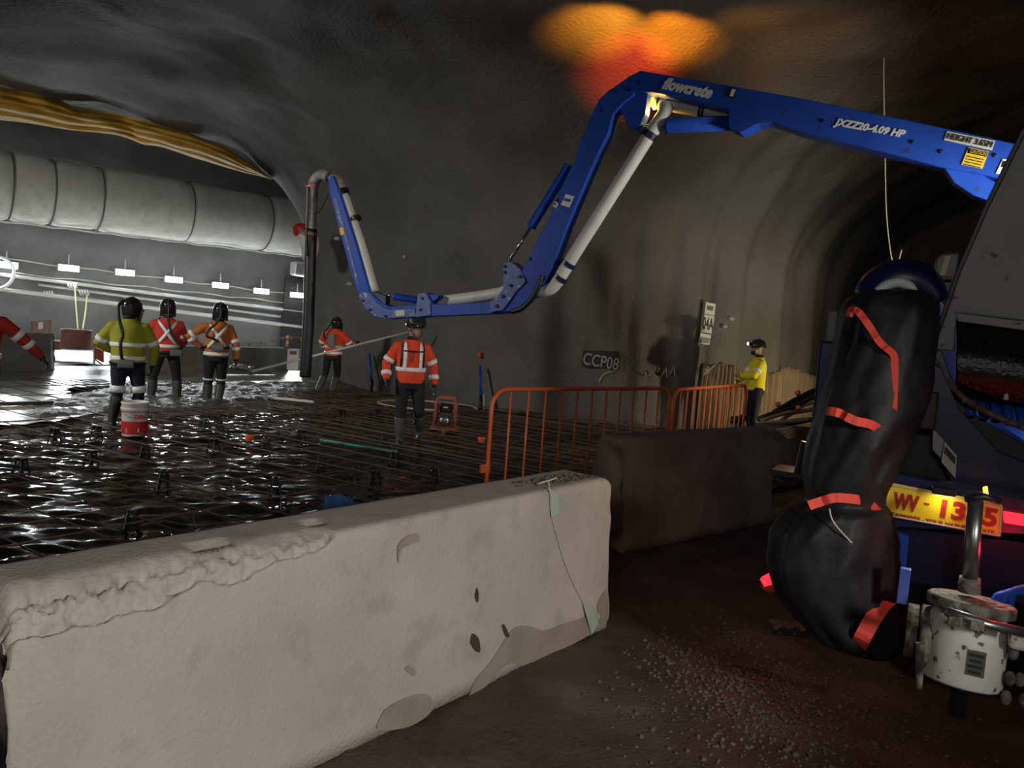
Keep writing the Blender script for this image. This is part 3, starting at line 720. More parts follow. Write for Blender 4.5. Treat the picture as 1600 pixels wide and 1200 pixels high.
# --- rear of the truck
def tplate(name, poly, th, m, parent=truck, off=0.0, bevel=.004):
    mb = MB(); mb.prism([TP(x, y, off) for x, y in poly], TA * th); return mb.build(name, m, parent, bevel=bevel)
def tbox(px, py, off, sx, sy, sz): return TP(px, py, off), TR * sx, TA * sy, ZU * sz
tplate('rear_beam', [(1386, 738), (1700, 800), (1700, 842), (1382, 822)], .12, MT['navy'], off=.03)
tplate('rear_panel', [(1392, 822), (1700, 860), (1700, 965), (1400, 905), (1388, 870)], .5, MT['navy'], off=.25)
tplate('rear_side_plate', [(1390, 830), (1420, 838), (1412, 930), (1398, 930)], .06, MT['blue'], off=.12)
tplate('hopper_side', [(1448, 560), (1470, 575), (1500, 640), (1560, 705), (1700, 765), (1700, 800), (1490, 762), (1462, 700), (1440, 620)], .05, MT['navy'], off=.30)
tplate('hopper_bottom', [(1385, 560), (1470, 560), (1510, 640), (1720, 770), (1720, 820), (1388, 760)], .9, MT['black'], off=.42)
# hopper rim and grate
rim = smooth_path([TP(1452, 552, .35), TP(1478, 585, .35), TP(1492, 608, .35), TP(1510, 625, .34), TP(1545, 645, .33), TP(1600, 668, .32), TP(1720, 712, .3)], 5)
MB().tube(rim, .014, 8).build('hopper_rim', MT['crust'], truck, True)
MB().bar(TP(1498, 613, .45), TP(1720, 648, .45), .05, .03).build('hopper_edge', MT['yel'], truck, bevel=.005)
for px in (1512, 1532, 1552, 1572, 1592):
    MB().tube([TP(px, 621 + (px - 1512) * .17, .46), TP(px + 6, 650 + (px - 1512) * .2, .40)], .02, 8).build('grate_bar', MT['blue'], truck, True)
MB().tube(smooth_path([TP(1572, 625, .40), TP(1573, 612, .40), TP(1580, 608, .40), TP(1640, 616, .40)], 4), .012, 8).build('hopper_handle', MT['galv'], truck, True)
lid = tplate('hopper_lid', [(1630, 130), (1604, 200), (1545, 320), (1500, 425), (1478, 492), (1458, 545), (1492, 549), (1495, 489), (1760, 520), (1760, 130)], .03, MT['grey'], off=.50, bevel=.008)
tplate('lid_edge', [(1604, 205), (1545, 325), (1500, 428), (1478, 492), (1458, 545), (1453, 543), (1472, 488), (1494, 424), (1539, 318), (1598, 198)], .06, MT['rub'], lid, .49)
tplate('lid_rail', [(1496, 489), (1760, 522), (1760, 538), (1496, 502)], .02, MT['grey'], lid, .47)
mb = MB(); pa = [TP(1494, 500, .50), TP(1740, 530, .50)]; pb = [TP(1492, 618, .42), TP(1740, 655, .42)]
def flapf(a, b):
    q = (pa[0] * (1 - a) + pa[1] * a) * (1 - b) + (pb[0] * (1 - a) + pb[1] * a) * b
    return q - TA * (.09 * math.sin(b * math.pi)) + TA * .0012 * math.sin(a * 260)
mb.grid(flapf, 90, 16); MT['flap'] = mat('wet_rubber_flap', (.010, .010, .011), .28, bump=.25, bs=60); fl = mb.build('splash_flap', MT['flap'], truck, True)
sm = fl.modifiers.new('solid', 'SOLIDIFY'); sm.thickness = .006
# control box and labels
tplate('sticker_plate', [(1458, 670), (1475, 688), (1470, 716), (1457, 702)], .006, MT['grey'], off=.27, bevel=0)
tplate('sticker_plate', [(1476, 690), (1495, 712), (1493, 748), (1471, 722)], .006, MT['cream'], off=.26, bevel=0)
tplate('sticker_print', [(1477, 697), (1493, 715), (1492, 726), (1475, 707)], .003, MT['letb'], off=.257, bevel=0)
bx = MB(); bx.obox(*tbox(1440, 640, .30, .12, .10, .17)); bx.build('control_box', MT['black'], truck, bevel=.01)
tplate('control_lever', [(1424, 645), (1432, 650), (1435, 668), (1425, 660)], .02, MT['grey'], off=.24)
tplate('blue_frame', [(1450, 545), (1472, 548), (1490, 600), (1480, 640), (1452, 600)], .05, MT['navy'], off=.34)
# left outrigger post and lamp
post = MB(); post.obox(TP(1296, 660, .55), TR * .15, TA * .14, ZU * .80); post.build('outrigger_post', MT['navy'], truck, bevel=.012)
post = MB(); post.obox(TP(1292, 740, .62), TR * .10, TA * .10, ZU * .50); post.build('outrigger_leg', MT['navy'], truck, bevel=.01)
MB().obox(TP(1298, 530, .60), TR * .045, TA * .05, ZU * .28).build('lamp_post', MT['unit'], truck, bevel=.006)
MB().obox(TP(1316, 533, .60), TR * .055, TA * .05, ZU * .11).build('marker_box', MT['navy'], truck, bevel=.006)
MB().obox(TP(1318, 556, .62), TR * .10, TA * .06, ZU * .05).build('post_bracket', MT['steel'], truck, bevel=.006)
MB().obox(TP(1256, 740, .7), TR * .30, TA * .24, ZU * .03).build('step_plate', MT['black'], truck, bevel=.006)
MB().tube([TP(1258, 690, .6), TP(1245, 745, .6)], .02, 8).build('step_stay', MT['rub'], truck)
# blue pipe elbow with pale gasket above the cover
el = smooth_path([TP(1352, 468, .20), TP(1375, 446, .20), TP(1408, 437, .20), TP(1440, 446, .20), TP(1462, 476, .20)], 5)
elb = MB().tube(el, [.06 + .03 * math.sin(math.pi * i / (len(el) - 1)) for i in range(len(el))], 14).build('pipe_elbow', MT['navy'], truck, True)
gk = smooth_path([TP(1372, 456, .1), TP(1385, 446, .1), TP(1405, 442, .1), TP(1422, 449, .1), TP(1427, 465, .1)], 5)
MB().tube(gk, .022, 10).build('gasket_ring', MT['white'], elb, True)
# clear side mirror / work lamp behind the lid
mir = tplate('side_mirror', [(1462, 405), (1472, 396), (1500, 394), (1496, 430), (1476, 480), (1466, 470), (1456, 456)], .03, MT['unit'], off=.7, bevel=.01)
MB().obox(TP(1472, 432, .68), TR * .028, TA * .03, (ZU * .985 + TR * .17) * .20).build('lamp_tube', MT['cream'], mir, bevel=.004)
MB().obox(TP(1474, 434, .66), TR * .07, TA * .03, ZU * .018).build('mirror_clamp', MT['rustw'], mir)
# number plate with lettering
pl = tplate('number_plate', [(1388, 756), (1391, 754), (1565, 788), (1567, 791), (1563, 836), (1560, 839), (1386, 806), (1383, 803)], .006, MT['plate'], off=-.02, bevel=.002)
def tlet(s, p0, p1, hpx, off, parent, m, bold=0.0, name='lettering', shear=0):
    a, b = TP(*p0, off), TP(*p1, off); ux = b - a; up = ZU - ux.normalized() * ZU.dot(ux.normalized())
    h = (TP(p0[0], p0[1] - hpx, off) - a).length
    return text_mb(s, a, ux, up.normalized() * h, -TA, shear, bold, .003).build(name, m, parent)
tlet('WV', (1394, 794), (1434, 801.5), 26, -.021, pl, MT['pred'], .05)
tlet('-', (1445, 788), (1452, 789.3), 2.6, -.021, pl, MT['pred'], .05)
tlet('13', (1468, 808), (1506, 815), 29, -.021, pl, MT['pred'], .04)
tlet('55', (1511, 816), (1556, 825), 29, -.021, pl, MT['pred'], .04)
tlet('TASMANIA - YOUR NATURAL STATE', (1392, 806), (1553, 836), 6.4, -.021, pl, MT['pred'], .03)
for k, (a, b) in enumerate((((1386, 757), (1566, 791.5)), ((1384, 804.5), (1563, 837)), ((1387.5, 757), (1384, 804)), ((1565.5, 791), (1562, 837)))):
    MB().tube([TP(*a, -.022), TP(*b, -.022)], .004, 6).build('plate_rim', MT['cream'], pl)
lh = MB().obox(TP(1475, 767, -.05), TR * .085, TA * .07, ZU * .028).build('plate_lamp', MT['black'], truck, bevel=.006)
MB().obox(TP(1475, 771, -.055), TR * .06, TA * .05, ZU * .004).build('plate_lamp_lens', MT['pll'], lh)
lamp('AREA', 'plate_lamp_light', TP(1475, 775, -.06), .16, (1, .93, .62), TP(1475, 812, -.02), .05)
lamp('SPOT', 'plate_lamp_spill', TP(1478, 776, -.10), 7, (1, .97, .86), TP(1495, 1000, -.50), .02, 80, .6)
tplate('tail_light', [(1569, 801), (1720, 826), (1720, 842), (1569, 817)], .04, MT['tlr'], off=-.01, bevel=.003)
tl_ = tplate('tail_light', [(1187, 905), (1208, 894), (1212, 912), (1194, 917)], .05, MT['tlr'], off=.75, bevel=.004)
tplate('tail_light_bracket', [(1186, 916), (1212, 912), (1290, 930), (1290, 945), (1196, 925)], .06, MT['black'], off=.76)
lamp('POINT', 'tail_light_glow', TP(1180, 925, .62), .8, (1, .03, .03), size=.04)
lamp('POINT', 'tail_light_glow', TP(1602, 880, -.24), 1.3, (1, .02, .04), size=.04)
lamp('POINT', 'added_amber_light', TP(1285, 640, 1.05), 7, (1, .52, .25), size=.04)  # unseen lamp added to tint the far barrier orange
MB().obox(TP(1297, 640, .70), TR * .06, TA * .05, ZU * .05).build('amber_marker_or_added_box', MT['amb'], truck, bevel=.006)  # glowing box added behind the post to go with the amber barrier light
tplate('amber_marker_or_added_box', [(1536, 762), (1543, 760), (1545, 776), (1537, 775)], .02, MT['amb'], off=-.02, bevel=.003)
# white valve housing with grease-cap, T-handle post and clamp
vc = TP(1508, 1010, -.35); vax = (ZU * .985 + TR * .02 + TA * .12).normalized()
s_ = (TP(1520, 1000, -.35) - TP(1420, 1000, -.35)).length / 100      # metres per pixel here
vb = MB().lathe([(60 * s_, -60 * s_), (62 * s_, -56 * s_), (62 * s_, 10 * s_), (60 * s_, 48 * s_), (54 * s_, 60 * s_)], vc, vax, 32).build('valve_housing', MT['dirtw'], truck, True)
cap = vc + vax * (64 * s_)
cp = MB().lathe([(66 * s_, 0), (68 * s_, 2 * s_), (68 * s_, 17 * s_), (64 * s_, 20 * s_), (56 * s_, 20 * s_), (55 * s_, 18 * s_), (51 * s_, 18 * s_), (50 * s_, 21 * s_), (44 * s_, 21 * s_), (43 * s_, 19 * s_), (38 * s_, 19 * s_), (37 * s_, 22 * s_), (2 * s_, 23 * s_)], cap, vax, 40).build('valve_cap', MT['crust'], truck, True)
pb_ = TP(1514, 925, -.35); pt_ = TP(1524, 782, -.35)
MB().tube([pb_, pb_ + (pt_ - pb_) * .16], [18 * s_, 16 * s_], 14).build('handle_socket', MT['crust'], cp, True)
MB().tube([pb_ + (pt_ - pb_) * .1, pt_], 12.5 * s_, 18).build('handle_post', MT['steel'], cp, True)
MB().tube([TP(1507, 779, -.36), TP(1538, 776, -.35), TP(1562, 784, -.33)], [6 * s_, 6.5 * s_, 6 * s_], 10).build('handle_bar', MT['rub'], cp, True)
MB().tube([TP(1478, 955, -.60), TP(1540, 975, -.58), TP(1606, 990, -.52)], [8 * s_, 8 * s_, 8 * s_], 10).build('clamp_lever', MT['steel'], cp, True)
for px in (1492, 1526): MB().obox(TP(px, 966 + (px - 1492) * .25, -.58), TR * 20 * s_, TA * 30 * s_, ZU * 16 * s_).build('clamp_lug', MT['crust'], cp, bevel=.004)
MB().lathe([(40 * s_, 0), (40 * s_, -10 * s_), (14 * s_, -14 * s_), (14 * s_, -60 * s_)], vc - vax * 60 * s_, vax, 20).build('valve_stem', MT['black'], vb, True)
lc = TP(1524, 1037, -.63)
MB().obox(lc, TR * .055, TA * .006, ZU * .085).build('rating_label', MT['steel'], vb)
for k in range(4): MB().obox(lc - TA * .004 + ZU * (.028 - k * .019), TR * (.044 - .008 * (k % 2)), TA * .002, ZU * .010).build('label_print', MT['letb'], vb)
fl_ = TP(1440, 1000, -.38)
MB().lathe([(58 * s_, -12 * s_), (62 * s_, -10 * s_), (62 * s_, 6 * s_), (50 * s_, 10 * s_)], TP(1447, 1000, -.30), TR, 24).build('pipe_flange', MT['crust'], truck, True)
MB().lathe([(48 * s_, -10 * s_), (48 * s_, 8 * s_)], TP(1425, 985, -.28), TR, 24).build('pipe_flange', MT['crust'], truck, True)
MB().obox(TP(1412, 915, -.30), TR * 18 * s_, TA * 14 * s_, ZU * 66 * s_).build('wedge', MT['blue2'], truck, bevel=.004)
MB().tube([TP(1438, 1005, -.45), TP(1436, 1075, -.45)], [8 * s_, 5 * s_], 8).build('drip_pin', MT['crust'], truck)
for k, (px, py) in enumerate(((1583, 1020), (1578, 1060), (1572, 1090), (1594, 1062), (1600, 1095))):
    MB().ell(TP(px, py, -.42), .018, .018, .026, n=10, m=6).build('chain_link', MT['crust'], truck, True)
MB().obox(TP(1592, 1000, -.44), TR * .06, TA * .06, ZU * .06).build('shackle', MT['dirtw'], truck, bevel=.015)
for k in range(3): MB().tube(smooth_path([TP(1552 + k * 12, 960, -.25), TP(1556 + k * 12, 936, -.25), TP(1572 + k * 8, 928 - k * 3, -.25), TP(1640, 922 - k * 4, -.25)], 4), 7 * s_, 8).build('blue_hose', MT['blue'], truck, True)
# body, turret, wheels behind (dark, mostly hidden)
ctr = T0 + TR * 1.0
MB().obox(V((ctr.x, ctr.y, .95)) + TA * 3.7, TR * .9, TA * 5.8, ZU * .30).build('chassis', MT['black'], truck, bevel=.02)
MB().obox(V((ctr.x, ctr.y, 1.30)) + TA * 3.2, TR * 2.3, TA * 4.2, ZU * .12).build('deck', MT['navy'], truck, bevel=.02)
tu = BP(1650, 265)
MB().lathe([(.42, 0), (.42, .5), (.3, .6), (.26, tu.z - 1.6), (.2, tu.z - 1.3)], V((tu.x, tu.y, 1.3)), (0, 0, 1), 24).build('turret', MT['blue'], truck, True)
for off in (1.6, 2.9):
    for sd in (-1.05, 1.05):
        MB().lathe([(.25, -.14), (.44, -.14), (.48, -.10), (.48, .10), (.44, .14), (.25, .14)], V((ctr.x, ctr.y, .48)) + TA * off + TR * sd, TR, 28).build('wheel', MT['rub'], truck, True)
MB().obox(V((ctr.x, ctr.y, 1.75)) + TA * 7.2, TR * 2.2, TA * 1.6, ZU * 1.9).build('cab', MT['navy'], truck, bevel=.06)

# ================================================================== BLACK COVER BAG ON THE TRUCK REAR
bag = empty('hose_cover_bag', TP(1330, 1020, .0), 'black vinyl cover strapped with red webbing hanging on the truck rear', 'cover')
PROF = [(452, 1400, 20), (460, 1394, 54), (480, 1391, 66), (520, 1384, 68), (570, 1376, 70), (620, 1366, 74), (660, 1354, 74), (700, 1338, 69), (740, 1326, 64), (760, 1322, 60), (783, 1320, 58), (800, 1308, 78), (830, 1300, 90), (880, 1302, 92), (930, 1312, 90), (970, 1330, 82), (1000, 1348, 66), (1016, 1360, 40), (1022, 1362, 8)]
def prof(y):
    for (a, b) in zip(PROF, PROF[1:]):
        if a[0] <= y <= b[0]:
            t = (y - a[0]) / (b[0] - a[0]); return a[1] + (b[1] - a[1]) * t, a[2] + (b[2] - a[2]) * t
    return PROF[-1][1], PROF[-1][2]
BAGD = 3.22; NBG = 56; ys = [452 + (1022 - 452) * k / 110 for k in range(111)]
def bag_f(a, y):
    rd = 1 - abs(noise.noise(V((math.cos(a) * 2.6 + y * .004, math.sin(a) * 2.6, y * .0065)))) * 2.2
    r2 = 1 - abs(noise.noise(V((math.cos(a) * 4 - y * .008, math.sin(a) * 4, y * .013 + 5)))) * 2.2
    return 1 + (.085 * rd + .04 * r2) * (.35 + .65 * min(1, abs(y - 783) / 40)) + .05 * fbm((math.cos(a), math.sin(a), y * .008), 2)
mb = MB(); vs = []
for y in ys:
    cx, hw = prof(y); c = P(cx, y, BAGD); rr = hw / FPX * BAGD; dr = min(rr, .19) * .95
    for k in range(NBG):
        a = 2 * math.pi * k / NBG
        f = bag_f(a, y)
        vs.append(c + RGT * (rr * math.cos(a) * f) - V((0, 1, 0)) * (dr * math.sin(a) * f))
m = len(ys)
mb.add(vs, [(i * NBG + k, i * NBG + (k + 1) % NBG, (i + 1) * NBG + (k + 1) % NBG, (i + 1) * NBG + k) for i in range(m - 1) for k in range(NBG)] + [tuple(range(NBG)), tuple((m - 1) * NBG + k for k in range(NBG - 1, -1, -1))])
mb.build('cover', MT['bag'], bag, True)
def bagpt(px, py, lift=.013):
    cx, hw = prof(py); rr = hw / FPX * BAGD; dr = min(rr, .19) * .95; q = max(-1, min(1, (px - cx) / hw))
    a = math.acos(q)
    for _ in range(4): a = math.acos(max(-1, min(1, q / bag_f(a, py))))
    return P(px, py, BAGD - dr * math.sin(a) * bag_f(a, py) - lift)
def strap(pts, wpx, name='strap', m=MT['strap']):
    sp = smooth_path([V((a, b, 0)) for a, b in pts], 6); c = [bagpt(p.x, p.y, .013 if p.y < 900 else .035) for p in sp]; wv = []; nv = []
    for i in range(len(c)):
        t = (c[min(i + 1, len(c) - 1)] - c[max(i - 1, 0)]).normalized(); n = (CPOS - c[i]).normalized(); sd = t.cross(n).normalized()
        wv.append(sd * (wpx / 2 / FPX * BAGD)); nv.append(n)
    MB().ribbon(c, wv, nv, .004).build(name, m, bag)
strap([(1327, 495), (1330, 484), (1342, 488), (1360, 512), (1375, 535), (1395, 553), (1398, 570), (1397, 610), (1395, 660), (1394, 672)], 10)
strap([(1291, 642), (1310, 645), (1335, 657), (1362, 664), (1380, 678), (1388, 692), (1390, 706)], 13)
strap([(1394, 672), (1391, 690), (1395, 715), (1398, 733)], 9)
strap([(1397, 673), (1408, 678), (1420, 688)], 10)
strap([(1264, 790), (1285, 783), (1305, 778), (1335, 780), (1355, 785), (1368, 797), (1380, 806)], 14)
strap([(1392, 932), (1378, 946), (1362, 970), (1350, 992), (1340, 1012)], 22)
cord = smooth_path([bagpt(1296, 795, .02), bagpt(1302, 815, .02), bagpt(1325, 842, .02), bagpt(1360, 878, .02), bagpt(1390, 905, .02)], 6)
MB().tube(cord, .003, 6).build('draw_cord', MT['rope'], bag)
# rag on the ground beside the bag
mb = MB(); g0 = G(1245, 985)
mb.grid(lambda a, b: g0 + V(((a - .5) * .32, (b - .5) * .16, .02 + .05 * abs(noise.noise(V((a * 4, b * 4, 9)))))), 14, 8)
tag(mb.build('rag', MT['rubble'], smooth=True), 'crumpled pale rag on the road below the black cover', 'rag')

# ================================================================== PEOPLE
TORSO = [(.80, .165, .13), (.90, .185, .145), (1.00, .180, .14), (1.10, .180, .138), (1.22, .195, .142), (1.34, .200, .132), (1.40, .160, .112), (1.45, .105, .09), (1.49, .072, .075)]
def person(px, feet_py, d, yaw, label, shirt, trous, boots, J=None, torso_c=None, bands=(1.02,), xback=None, vest=False, armband=(.45, .80), knee=None, helmet='back', hose=None, unit=None, belt=False,
           glove=True, curl=.5, headyaw=0, headpitch=0, scale=1.0, z=0.0, face=False, bare_fore=False, wide=1.0):
    g = P(px, feet_py, d); loc = V((g.x, g.y, z))
    root = empty('person', loc, label, 'person', 'tunnel workers', yaw); root.scale = (scale,) * 3
    j = dict(sL=(-.19, 0, 1.375), sR=(.19, 0, 1.375), eL=(-.28, -.02, 1.12), eR=(.28, -.02, 1.12), wL=(-.27, .10, .87), wR=(.27, .10, .87),
             hL=(-.10, 0, .90), hR=(.10, 0, .90), kL=(-.12, .03, .48), kR=(.12, .03, .48), aL=(-.13, 0, .09), aR=(.13, 0, .09), head=(0, .02, 1.635))
    j.update(J or {}); j = {k: V(v) for k, v in j.items()}
    tc = torso_c or [(.8, 0, 0), (1.5, 0, 0)]
    def cen(zv):
        for a, b in zip(tc, tc[1:]):
            if zv <= b[0] or b is tc[-1]:
                t = (zv - a[0]) / (b[0] - a[0]); return V((a[1] + (b[1] - a[1]) * t, a[2] + (b[2] - a[2]) * t, zv))
    def half(zv):
        zv = max(TORSO[0][0], min(TORSO[-1][0], zv))
        for a, b in zip(TORSO, TORSO[1:]):
            if a[0] <= zv <= b[0]:
                t = (zv - a[0]) / (b[0] - a[0]); return (a[1] + (b[1] - a[1]) * t) * wide, (a[2] + (b[2] - a[2]) * t) * wide
    def trings(z0, z1, off, n=8):
        out = []
        for k in range(n + 1):
            zv = z0 + (z1 - z0) * k / n; hx, hy = half(zv); out.append((cen(zv), V((hx + off, 0, 0)), V((0, hy + off, 0))))
        return out
    def kid(mb, name, m, vox=None, parent=root, it=3):
        if vox: return link(name, remesh(mb, vox, it), m, parent, True, local=True)
        return mb.build(name, m, parent, True, local=True)
    # body: one continuous skin surface
    hd = j['head']; R = Matrix.Rotation(headyaw, 3, 'Z') @ Matrix.Rotation(headpitch, 3, 'X')
    b = MB(); nb = cen(1.47)
    b.ell(hd + R @ V((0, -.008, .03)), .076, .096, .10, R); b.ell(hd + R @ V((0, .028, -.05)), .058, .068, .078, R)
    b.ell(hd + R @ V((0, .098, -.012)), .013, .02, .026, R, 8, 6); b.ell(hd + R @ V((0, .075, -.075)), .03, .025, .02, R, 8, 6)
    for s in (-1, 1): b.ell(hd + R @ V((s * .078, -.005, -.005)), .012, .022, .034, R, 8, 6)
    b.tube([nb - V((0, 0, .06)), hd + R @ V((0, -.02, -.05))], [.062, .056], 12)
    b.loft(trings(.82, 1.46, -.045))
    for s in 'LR':
        b.tube([j['s' + s], j['e' + s], j['w' + s]], [.05, .042, .030], 10)
        b.tube([j['h' + s], j['k' + s], j['a' + s]], [.075, .055, .04], 10)
    kid(b, 'body', MT['skin'], .011, it=2)
    for s in (-1, 1):
        kid(MB().ell(hd + R @ V((s * .031, .088, .018)), .012, .008, .008, R, 8, 6), 'eye', MT['eye'])
        kid(MB().ell(hd + R @ V((s * .031, .092, .040)), .02, .007, .005, R, 8, 5), 'eyebrow', MT['eye'])
    kid(MB().ell(hd + R @ V((0, .094, -.052)), .024, .008, .006, R, 8, 5), 'mouth', MT['lip'])
    # shirt
    b = MB(); b.loft(trings(.88, 1.475, .004, 14))
    for s in 'LR':
        S, E, Wp = j['s' + s], j['e' + s], j['w' + s]
        cu = cen(1.37); b.tube([cu + (S - cu) * .55, S, S + (E - S) * .5, E, E + (Wp - E) * .5, Wp - (Wp - E) * .06], [.070, .076, .074, .065, .060, .048], 14)
    sh = kid(b, 'shirt', shirt, .014)
    for zb in bands:
        kid(MB().loft(trings(zb - .027, zb + .027, .016, 3), 28), 'reflective_band', MT['refl'], parent=sh)
    for s in 'LR':
        S, E, Wp = j['s' + s], j['e' + s], j['w' + s]
        for t in armband:
            q0, q1 = (S, E) if t < .5 or t > 1 else (S, E)
            if t <= .5: a0 = S + (E - S) * (t * 2 - .10); a1 = S + (E - S) * (t * 2 + .10); r = .082 - .008 * t
            else: a0 = E + (Wp - E) * ((t - .5) * 2 - .11); a1 = E + (Wp - E) * ((t - .5) * 2 + .11); r = .069
            kid(MB().tube([a0, a1], r, 16), 'reflective_band', MT['refl'], parent=sh)
    def onback(path, wd, m, name, side, off=.018, parent=sh, n=10):
        pts = []; wv = []; nv = []
        for a, c in zip(path, path[1:]):
            for k in range(n + 1):
                t = k / n; x = a[0] + (c[0] - a[0]) * t; zv = a[1] + (c[1] - a[1]) * t
                hx, hy = half(zv); c0 = cen(zv); q = max(-.97, min(.97, x / hx)); y = side * (hy * math.sqrt(1 - q * q) + off)
                pts.append(c0 + V((x, y, 0))); nn = V((q / hx * .15, side * math.sqrt(1 - q * q) / hy * .15, 0)).normalized(); nv.append(nn)
        for i in range(len(pts)):
            t = pts[min(i + 1, len(pts) - 1)] - pts[max(i - 1, 0)]; wv.append(t.normalized().cross(nv[i]).normalized() * wd / 2)
        kid(MB().ribbon(pts, wv, nv, .004), name, m, parent=parent)
    if xback:
        onback([(-.15, 1.42), (.15, 1.03)], .05, MT['refl'], 'reflective_band', -1)
        onback([(.15, 1.42), (-.15, 1.03)], .05, MT['refl'], 'reflective_band', -1, .021)
    if vest:
        for s in (-1, 1): onback([(s * .11, 1.43), (s * .105, 1.2), (s * .11, 1.06)], .05, MT['refl'], 'reflective_band', 1)
        for s in (-1, 1): onback([(s * .145, 1.42), (s * .15, 1.25), (s * .155, 1.10)], .03, MT['rub'], 'pack_strap', 1, .02)
        onback([(-.13, 1.32), (.13, 1.32)], .02, MT['rub'], 'chest_strap', 1, .024); onback([(.0, 1.31), (.015, 1.18)], .016, MT['rub'], 'zip', 1, .022)
    b = MB(); hx, hy = half(1.45); c0 = cen(1.475); b.loft([(c0, V((.078, 0, 0)), V((0, .078, 0))), (c0 + V((0, 0, .045)), V((.07, 0, 0)), V((0, .072, 0)))], 16); kid(b, 'collar', MT['trk'])
    # trousers
    b = MB(); b.loft(trings(.80, .96, .000, 5))
    for s in 'LR':
        H, K, A = j['h' + s], j['k' + s], j['a' + s]
        b.tube([H + V((0, 0, .02)), H + (K - H) * .45, K, K + (A - K) * .42], [.100 * wide, .090 * wide, .074, .068], 14)
    tr = kid(b, 'trousers', trous, .015)
    if knee is not None:
        for s in 'LR':
            H, K, A = j['h' + s], j['k' + s], j['a' + s]; p = H + (K - H) * knee[0]; dv = (K - H).normalized()
            kid(MB().tube([p - dv * knee[1], p + dv * knee[1]], .088 * wide, 16), 'reflective_band', MT['refl'], parent=tr)
    for s in 'LR':
        K, A = j['k' + s], j['a' + s]; b = MB()
        b.tube([K + (A - K) * .16, K + (A - K) * .5, A + V((0, 0, .03)), A + V((0, 0, -.03))], [.082, .076, .058, .056], 14)
        b.ell(A + V((0, .055, -.045)), .052, .125, .045); b.ell(A + V((0, -.03, -.05)), .046, .05, .04)
        kid(b, 'boot', boots, .014)
    # gloves / hands: palm, four fingers, thumb
    for s in 'LR':
        E, Wp = j['e' + s], j['w' + s]; dv = (Wp - E).normalized(); sg = -1 if s == 'L' else 1
        inn = V((-sg, 0, 0)); inn = (inn - dv * inn.dot(dv)).normalized(); ac = dv.cross(inn) * (1 if s == 'L' else -1); b = MB()
        if ac.y < 0: ac = -ac
        b.tube([Wp - dv * .03, Wp + dv * .02], [.036, .034], 10)
        b.loft([(Wp + dv * (.09 * k / 4), ac * (.034 + .008 * math.sin(k)), inn * .019) for k in range(5)], 12)
        for q in range(4):
            o = Wp + dv * .085 + ac * (.030 - .020 * q); L = (.034, .038, .036, .028)[q]; c = curl
            p1 = o + (dv * math.cos(c * .5) + inn * math.sin(c * .5)) * L; p2 = p1 + (dv * math.cos(c * 1.3) + inn * math.sin(c * 1.3)) * L * .8; p3 = p2 + (dv * math.cos(c * 2) + inn * math.sin(c * 2)) * L * .6
            b.tube([o - dv * .02, p1, p2, p3], [.0095, .0092, .0085, .007], 8)
        o = Wp + dv * .03 + ac * .034; b.tube([o - ac * .012, o + ac * .022 + dv * .022 + inn * .008, o + ac * .03 + dv * .05 + inn * .02], [.012, .011, .008], 8)
        kid(b, 'glove' if glove else 'hand', MT['rub'] if glove else MT['skin'], .0055, it=1)
    # helmet
    if helmet:
        b = MB(); hc = hd + R @ V((0, -.01, .055))
        b.loft([(hc + R @ V((0, 0, h)), R @ V((rx, 0, 0)), R @ V((0, ry, 0))) for h, rx, ry in ((-.035, .118, .142), (-.02, .122, .148), (.02, .116, .140), (.06, .10, .12), (.09, .072, .088), (.108, .035, .042), (.112, .004, .004))], 24)
        hm = kid(b, 'helmet', MT['helm'])
        kid(MB().loft([(hc + R @ V((0, .02, -.04)), R @ V((.128, 0, 0)), R @ V((0, .17, 0))), (hc + R @ V((0, .02, -.026)), R @ V((.128, 0, 0)), R @ V((0, .168, 0)))], 24), 'brim', MT['helm'], parent=hm)
        kid(MB().tube([hc + R @ V((0, -.13, .0)), hc + R @ V((0, -.10, .07)), hc + R @ V((0, -.02, .112)), hc + R @ V((0, .09, .08))], .014, 8), 'crest', MT['unit'], parent=hm)
        if helmet == 'back':   # respirator: neck cape and raised-edge visor
            vs = MB(); k = 18
            vs.grid(lambda a, t: hc + R @ V(((.118 - .03 * t) * math.sin((a - .5) * 5.0), -(.14 - .045 * t) * math.cos((a - .5) * 5.0) * 1.0, -.03 - .12 * t)), k, 5)
            cape = kid(vs, 'neck_cape', MT['rub'], parent=hm); sm = cape.modifiers.new('s', 'SOLIDIFY'); sm.thickness = .006
            vs = MB(); vs.grid(lambda a, t: hc + R @ V((.125 * math.sin((a - .5) * 3.0), (.165 - .01 * t) * math.cos((a - .5) * 2.6), -.03 - .17 * t)), k, 5)
            v_ = kid(vs, 'visor', MT['visor'], parent=hm); sm = v_.modifiers.new('s', 'SOLIDIFY'); sm.thickness = .004
        elif helmet == 'up':
            vs = MB(); vs.grid(lambda a, t: hc + R @ V((.13 * math.sin((a - .5) * 3.2), .155 * math.cos((a - .5) * 2.8) + .02 - .05 * t, .0 + .10 * t)), 16, 4)
            v_ = kid(vs, 'visor', MT['rub'], parent=hm); sm = v_.modifiers.new('s', 'SOLIDIFY'); sm.thickness = .004
            for s in (-1, 1): kid(MB().tube([hc + R @ V((s * .10, .03, -.05)), hc + R @ V((s * .085, .05, -.11)), hc + R @ V((s * .03, .07, -.165))], .006, 6), 'chin_strap', MT['rub'], parent=hm)
        elif helmet == 'lamp':
            l_ = kid(MB().lathe([(.028, 0), (.03, .03), (.026, .035)], hc + R @ V((0, .15, .02)), R @ V((0, 1, -.15)), 14), 'head_lamp', MT['rub'], parent=hm)
